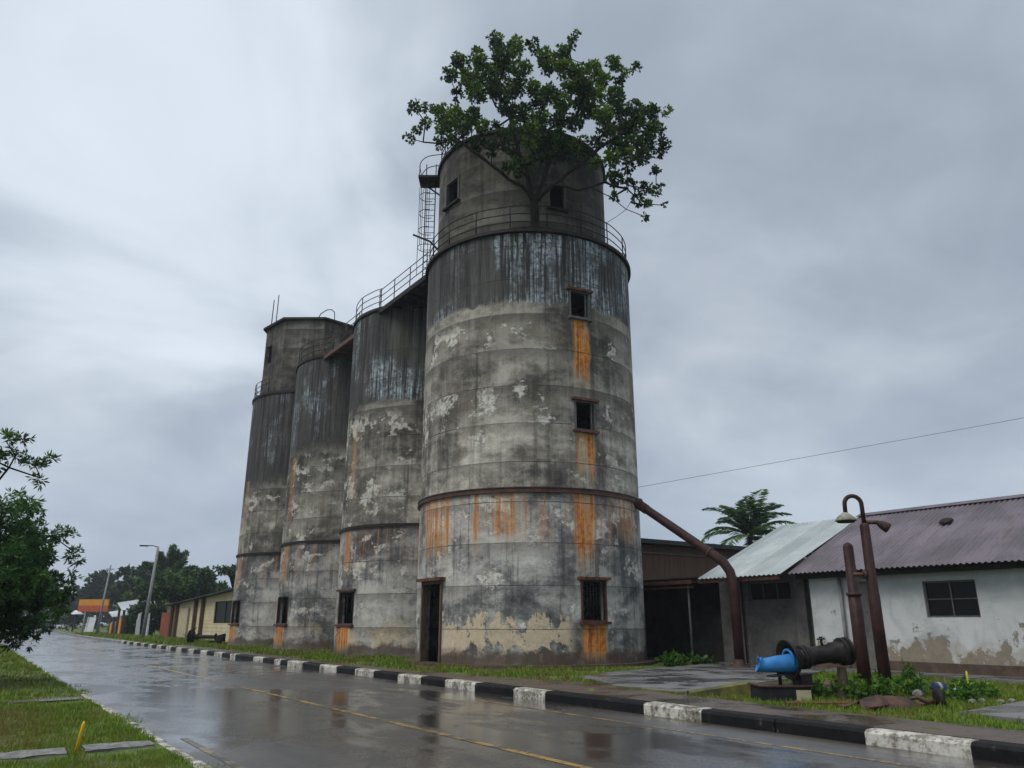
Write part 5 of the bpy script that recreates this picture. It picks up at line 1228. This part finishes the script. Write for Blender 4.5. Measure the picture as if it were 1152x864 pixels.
# palm behind the roofs
def palm(name, label, x, y, h, fl, n, mat, lean=(0, 0), seed=0, group=None, tilt=0):
    rr = random.Random(seed)
    r = empty(name, (x, y, .1), label, 'palm', group); top = Vector((x+lean[0], y+lean[1], h))
    b = MB(); b.tube([(x, y, 0), (x+lean[0]*.3, y+lean[1]*.3, h*.5), top], [.22, .16, .13], 10); b.build('trunk', M['bark'], r)
    P = []; A = []; L = []; T = []; b = MB()
    for i in range(n):
        az = 2*PI*i/n+rr.uniform(-.2, .2); el = R(rr.choice([84, 74, 62, 48, 30, 8])+rr.uniform(-8, 8)); ln = fl*rr.uniform(.8, 1.1)
        pts = []; p = top.copy(); e = el; m = 14
        for k in range(m+1):
            pts.append(p.copy()); d = Vector((math.cos(az)*math.cos(e), math.sin(az)*math.cos(e), math.sin(e))); p = p+d*ln/m; e -= R(3.2+k*.42)
        b.tube(pts, [.03-.025*k/m for k in range(m+1)], 4, caps=False)
        tone = rr.random()
        for k in range(1, m):
            for q in range(3):
                c = pts[k].lerp(pts[k+1], q/3); d = (pts[k+1]-pts[k]).normalized(); s = d.cross(Vector((0, 0, 1))).normalized()
                l = ln*.27*math.sin(PI*(.12+.85*k/m))**.7
                for sg in (-1, 1):
                    a = (s*sg*.8+d*.55+Vector((0, 0, -.22+rr.uniform(-.15, .1)))).normalized(); P.append(c); A.append(a); L.append(l); T.append(tone*.6+rr.random()*.4)
    b.build('frond_stems', mat, r)
    leaf_mesh('fronds', np.array(P), np.array(A), np.array(L), .11, np.array(T), mat, r)
palm('coconut_palm', 'tall coconut palm with arching fronds behind the pale green roof', 44.8, 35.7, 7.5, 3.8, 26, M['leaf_palm'], (0, 0), 3)
palm('coconut_palm', 'shorter palm crown leaning at the foot of the tall palm', 48.2, 37, 6.4, 2.8, 12, M['leaf_palm'], (.2, 0), 8)

# ---------------------------------------------------------------- low plants and grass
def plant(x, y, r, h, n, label, mat, L=.12, W=.045):
    z = .2
    cl = []
    for i in range(n): a = rng.uniform(0, 2*PI); q = r*rng.random()**.5; cl.append((x+q*math.cos(a), y+q*math.sin(a), z+h*rng.uniform(.25, 1)*(1-.4*q/r), .11))
    cl += [(x+rng.normal()*r*.6, y+rng.normal()*r*.6, z+h*rng.uniform(.9, 1.35), .05) for _ in range(n//5)]
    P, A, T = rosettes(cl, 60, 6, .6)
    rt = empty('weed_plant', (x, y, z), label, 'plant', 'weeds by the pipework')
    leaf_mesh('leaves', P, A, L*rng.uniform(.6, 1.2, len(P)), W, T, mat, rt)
    b = MB()
    for c in cl[::2]: b.tube([(x+(c[0]-x)*.4, y+(c[1]-y)*.4, z-.03), c[:3]], [.008, .004], 4, caps=False)
    b.build('stems', M['leaf_bush'], rt)
for (X, Y, r, h, n, lab) in [(6.25, 17.1, .35, .26, 16, 'leafy weed clump under the black flanged pipe'), (6.9, 16.9, .42, .34, 26, 'dense weed clump between the block and the gooseneck lamp post'),
                          (7.5, 16.7, .35, .38, 22, 'bright weed clump at the left foot of the gooseneck lamp post'), (8.45, 17.3, .32, .50, 24, 'tall broad leaved weed right of the gooseneck lamp post'),
                          (9.0, 16.5, .3, .3, 22, 'low weed clump right of the small grey stone'), (9.6, 16.9, .3, .22, 18, 'low weed clump below the lime stake')]:
    p = W(X, Y); plant(p.x, p.y, r, h, n, lab, M['weed'])
for (X, Y, r, h, n, lab) in [(5.9, 29.6, .45, .25, 10, 'low weed clump by the plinth right of the nearest silo'), (7.0, 29.9, .4, .2, 8, 'small weed clump in front of the dark shed')]:
    p = W(X, Y); plant(p.x, p.y, r, h, n, lab, M['weed'], .25, .12)

def inpoly(x, y, poly):
    c = np.zeros(len(x), bool); n = len(poly); j = n-1
    for i in range(n):
        xi, yi = poly[i]; xj, yj = poly[j]
        k_ = ((yi > y) != (yj > y)) & (x < (xj-xi)*(y-yi)/(yj-yi+1e-12)+xi); c ^= k_; j = i
    return c
def grass(name, x0, x1, y0, y1, n, z, h, w, keep):
    x = rng.uniform(x0, x1, n); y = y0+(y1-y0)*rng.random(n)**1.35
    # tufts
    k_ = rng.random(n) < .5; m = k_.sum(); 
    cxx = rng.integers(0, 900, m); cc = rng.random((900, 2)); x[k_] = x0+(x1-x0)*cc[cxx, 0]+rng.normal(size=m)*.07; y[k_] = y0+(y1-y0)*cc[cxx, 1]**1.35+rng.normal(size=m)*.07
    ok = keep(x, y); x = x[ok]; y = y[ok]; n = len(x)
    sc = 1+np.clip((np.hypot(x, y)-10)/18, 0, 2.2)
    hh = h*rng.uniform(.35, 1.15, n)*(1+.3*(rng.random(n) < .06)*2)*np.sqrt(sc); ww = w*sc
    a = rng.uniform(0, 2*PI, n); l = rng.uniform(.1, .75, n); la = rng.uniform(0, 2*PI, n)
    zb = np.array([z+bumpz(float(p), float(q)) for p, q in zip(x, y)])-.012
    v = np.empty((n, 3, 3)); dx = np.cos(a)*ww/2; dy = np.sin(a)*ww/2
    v[:, 0] = np.stack([x-dx, y-dy, zb], 1); v[:, 1] = np.stack([x+dx, y+dy, zb], 1); v[:, 2] = np.stack([x+np.cos(la)*l*hh, y+np.sin(la)*l*hh, zb+hh], 1)
    org = np.array([x.mean(), y.mean(), z])
    me = bpy.data.meshes.new(name); me.vertices.add(n*3); me.vertices.foreach_set('co', (v.reshape(-1, 3)-org).ravel())
    me.loops.add(n*3); me.loops.foreach_set('vertex_index', np.arange(n*3, dtype=np.int32)); me.polygons.add(n)
    me.polygons.foreach_set('loop_start', np.arange(0, n*3, 3, dtype=np.int32)); me.polygons.foreach_set('loop_total', np.full(n, 3, dtype=np.int32))
    at = me.attributes.new('rnd', 'FLOAT', 'FACE'); at.data.foreach_set('value', rng.random(n).astype(np.float32))
    me.materials.append(M['grass']); me.update(); me.validate(); o = bpy.data.objects.new(name, me); COL.objects.link(o); o.location = org
    return tag(o, kind='stuff')
def kl(x, y): return (x < 2.5) & ~((y > 11.7) & (y < 12.42) & ~((x > 1.35) & (x < 1.56))) & ~((y > 19.1+.08*(x+9)) & (y < 19.75+.07*(x+9)) & (rng.random(len(x)) < .85))
grass('verge_grass', -5, 2.52, 8.0, 19, 150000, .095, .075, .012, kl)
grass('kerb_grass', 2.35, 2.75, 9, 24, 2600, .10, .06, .010, lambda x, y: (np.sin(y*2.1)+np.sin(y*.83+1) > .55))
grass('kerb_grass', 11.0, 11.12, 5, 30, 500, 0, .06, .010, lambda x, y: (np.sin(y*3.1)+np.sin(y*.63+1) > 1.1))
grass('verge_grass', -12, 2.52, 19, 70, 110000, .095, .085, .015, kl)
apron = [(13.02, 12.35), (16.2, 13.3), (18.6, 13.9), (22.4, 15.5), (24.9, 16.2), (24.9, 30), (23.2, 30), (23.0, 20.6), (20.0, 19.6), (16.8, 18.9), (14.2, 17.6), (13.45, 15.6), (12.9, 14.4)]
acc = [(14.1, 7.3), (17.4, 7.6), (22.4, 8.2), (22.4, 4.4), (17, 3.9), (13.9, 4.2)]
def kr(x, y):
    return ~inpoly(x, y, fw) & ~inpoly(x, y, apron) & ~inpoly(x, y, acc) & (x > 11.5) & (x < 22.4)
grass('yard_grass', 12.6, 22.3, 3.2, 16, 120000, .19, .085, .014, kr)
def ks(x, y):
    ok = ~inpoly(x, y, fw) & ~inpoly(x, y, apron)
    ok &= (np.sin(x*2.3+y*.9)+np.sin(y*1.7-x)+rng.normal(size=len(x))*.5 > -.9)
    for c, r in ((C1, 5.0), ((18.8, 35.5), 4.5), ((18.8, 44.6), 4.5), ((18.8, 54), 4.5)): ok &= np.hypot(x-c[0], y-c[1]) > r
    return ok
grass('silo_grass', 12.1, 19, 15.2, 62, 90000, .19, .10, .02, ks)
grass('far_verge_grass', 12, 16.1, 62, 120, 20000, .19, .14, .04, lambda x, y: np.ones(len(x), bool))

# ---------------------------------------------------------------- wires
def wire(label, pts, r=.014):
    b = MB(); b.tube(pts, r, 5, caps=False); tag(b.build('overhead_wire', M['frame']), label, 'wire')
a = Vector((22.3, 23.2, 7.9)); c = Vector((30.2, 10.5, 8.75))
a = Vector((23.0, 23.9, 7.25)); c = Vector((29.53, 11.3, 8.55)); d = Vector((36, -1.5, 10.3))
pts = []
for i in range(25):
    f = i/24*1.9; p = a.lerp(c, f) if f <= 1 else c.lerp(d, (f-1)/.9); pts.append(p)
wire('thin overhead wire slanting down from the upper right to the nearest silo', [Vector((22.6, 24.6, 7.1))]+pts, .008)
wire('short stay wire beside the upper drum of the nearest silo', [(21.9, 25.2, 19.75), (21.5, 23.0, 19.4), (21.12, 21.9, 19.15), (20.6, 20.9, 19.1)], .012)

# ---------------------------------------------------------------- haze
hz = MB(); hz.box(-810, 810, -810, 810, -1.2, 34)
ho = hz.build('haze', simple('haze_air', (1, 1, 1), (1, 1, 1)))
hm = ho.data.materials[0]; nt = hm.node_tree; nt.nodes.clear(); oo = nt.nodes.new('ShaderNodeOutputMaterial'); pv = nt.nodes.new('ShaderNodeVolumePrincipled')
pv.inputs['Color'].default_value = (.80, .88, .97, 1); pv.inputs['Density'].default_value = .0005; pv.inputs['Anisotropy'].default_value = .2
nt.links.new(pv.outputs[0], oo.inputs['Volume']); ho['kind'] = 'stuff'

# ---------------------------------------------------------------- sky, sun, camera
def ray_dir(x, y):
    p = R(17.3); up = 432-y; X = x-576; Yf = 860*math.cos(p)-up*math.sin(p); Z = 860*math.sin(p)+up*math.cos(p)
    v = Vector((X*.8254+Yf*.5645, -X*.5645+Yf*.8254, Z)); return v.normalized()
wd = bpy.data.worlds.new('World'); scene.world = wd; wd.use_nodes = True
nt = wd.node_tree; nt.nodes.clear()
class WG(NG):
    def __init__(s): s.nt = nt
g = WG(); g.out = nt.nodes.new('ShaderNodeOutputWorld'); bg = nt.nodes.new('ShaderNodeBackground'); bg.inputs['Strength'].default_value = .1
sun_dir = Vector((-.8254*.75+.5645*-.62, .5645*.75+.8254*-.62, 0)).normalized()*math.cos(R(52)); sun_dir.z = math.sin(R(52))
sky = nt.nodes.new('ShaderNodeTexSky'); sky.sky_type = 'NISHITA'; sky.sun_disc = False; sky.sun_elevation = R(52); sky.sun_rotation = math.atan2(sun_dir.x, sun_dir.y)
dr = g.n('ShaderNodeTexCoord').outputs['Generated']; q = g.sep(dr)
zz = g.add(g.mx(q[2], 0), .40)
pl = g.comb(g.math('DIVIDE', q[0], zz), g.math('DIVIDE', q[1], zz), 0)
n1 = g.noise(pl, .75, 4, .5, .4); n2 = g.noise(pl, 2.1, 5, .5, .6)
n3 = g.noise(pl, 5.0, 5, .55, .4)
t = g.add(g.mul(n1, .50), g.add(g.mul(n2, .36), g.mul(n3, .14)))
cloud = g.ramp(t, [(.41, (2.75, 3.15, 3.75)), (.47, (3.25, 3.68, 4.32)), (.53, (4.0, 4.45, 5.05)), (.59, (4.9, 5.4, 5.95))])
def dot(v):
    n = g.n('ShaderNodeVectorMath'); n.operation = 'DOT_PRODUCT'; g.L(dr, n.inputs[0]); n.inputs[1].default_value = v; return n.outputs['Value']
bd = ray_dir(240, 170)
glow = g.step(g.add(dot(bd), g.mul(g.sub(n2, .5), .16)), .93, .998)
cloud = g.mix(g.mul(glow, .62), cloud, (6.8, 7.5, 8.2))
top = g.step(q[2], .66, .95)
cloud = g.mix(top, cloud, (8.2, 8.8, 9.4))
dd_ = ray_dir(1000, 420); dk = g.step(g.add(dot(dd_), g.mul(g.sub(n1, .5), .2)), .80, 1.0)
cloud = g.hs(cloud, g.sub(1.0, g.mul(dk, .06)))
hzn = g.step(q[2], .30, .02)
cloud = g.mix(g.mul(hzn, .55), cloud, (3.0, 3.55, 4.5))
c = g.mix(.93, sky.outputs[0], cloud)
nt.links.new(c, bg.inputs['Color']); nt.links.new(bg.outputs[0], g.out.inputs[0])
sl = bpy.data.lights.new('sun', 'SUN'); sl.energy = 1.35; sl.angle = R(35); sl.color = (1, .94, .86)
so = bpy.data.objects.new('sun', sl); COL.objects.link(so); so.rotation_euler = sun_dir.to_track_quat('Z', 'Y').to_euler(); so.location = (0, 0, 60)
cam = bpy.data.cameras.new('camera'); co = bpy.data.objects.new('camera', cam); COL.objects.link(co)
co.location = (0, 0, 1.7); co.rotation_euler = (R(90+17.3), 0, -math.atan2(616, 900.7))
cam.sensor_width = 36; cam.lens = 860/1152*36; cam.clip_end = 3000; cam.clip_start = .05
scene.camera = co
scene.view_settings.view_transform = 'Standard'; scene.view_settings.look = 'None'; scene.view_settings.exposure = .45; scene.view_settings.gamma = 1
scene.render.engine = 'CYCLES'; scene.cycles.use_denoising = True; scene.cycles.max_bounces = 6; scene.cycles.diffuse_bounces = 3; scene.cycles.glossy_bounces = 3
scene.cycles.transparent_max_bounces = 6; scene.cycles.volume_bounces = 0; scene.cycles.sample_clamp_indirect = 6
scene.render.resolution_x = 1024; scene.render.resolution_y = 768
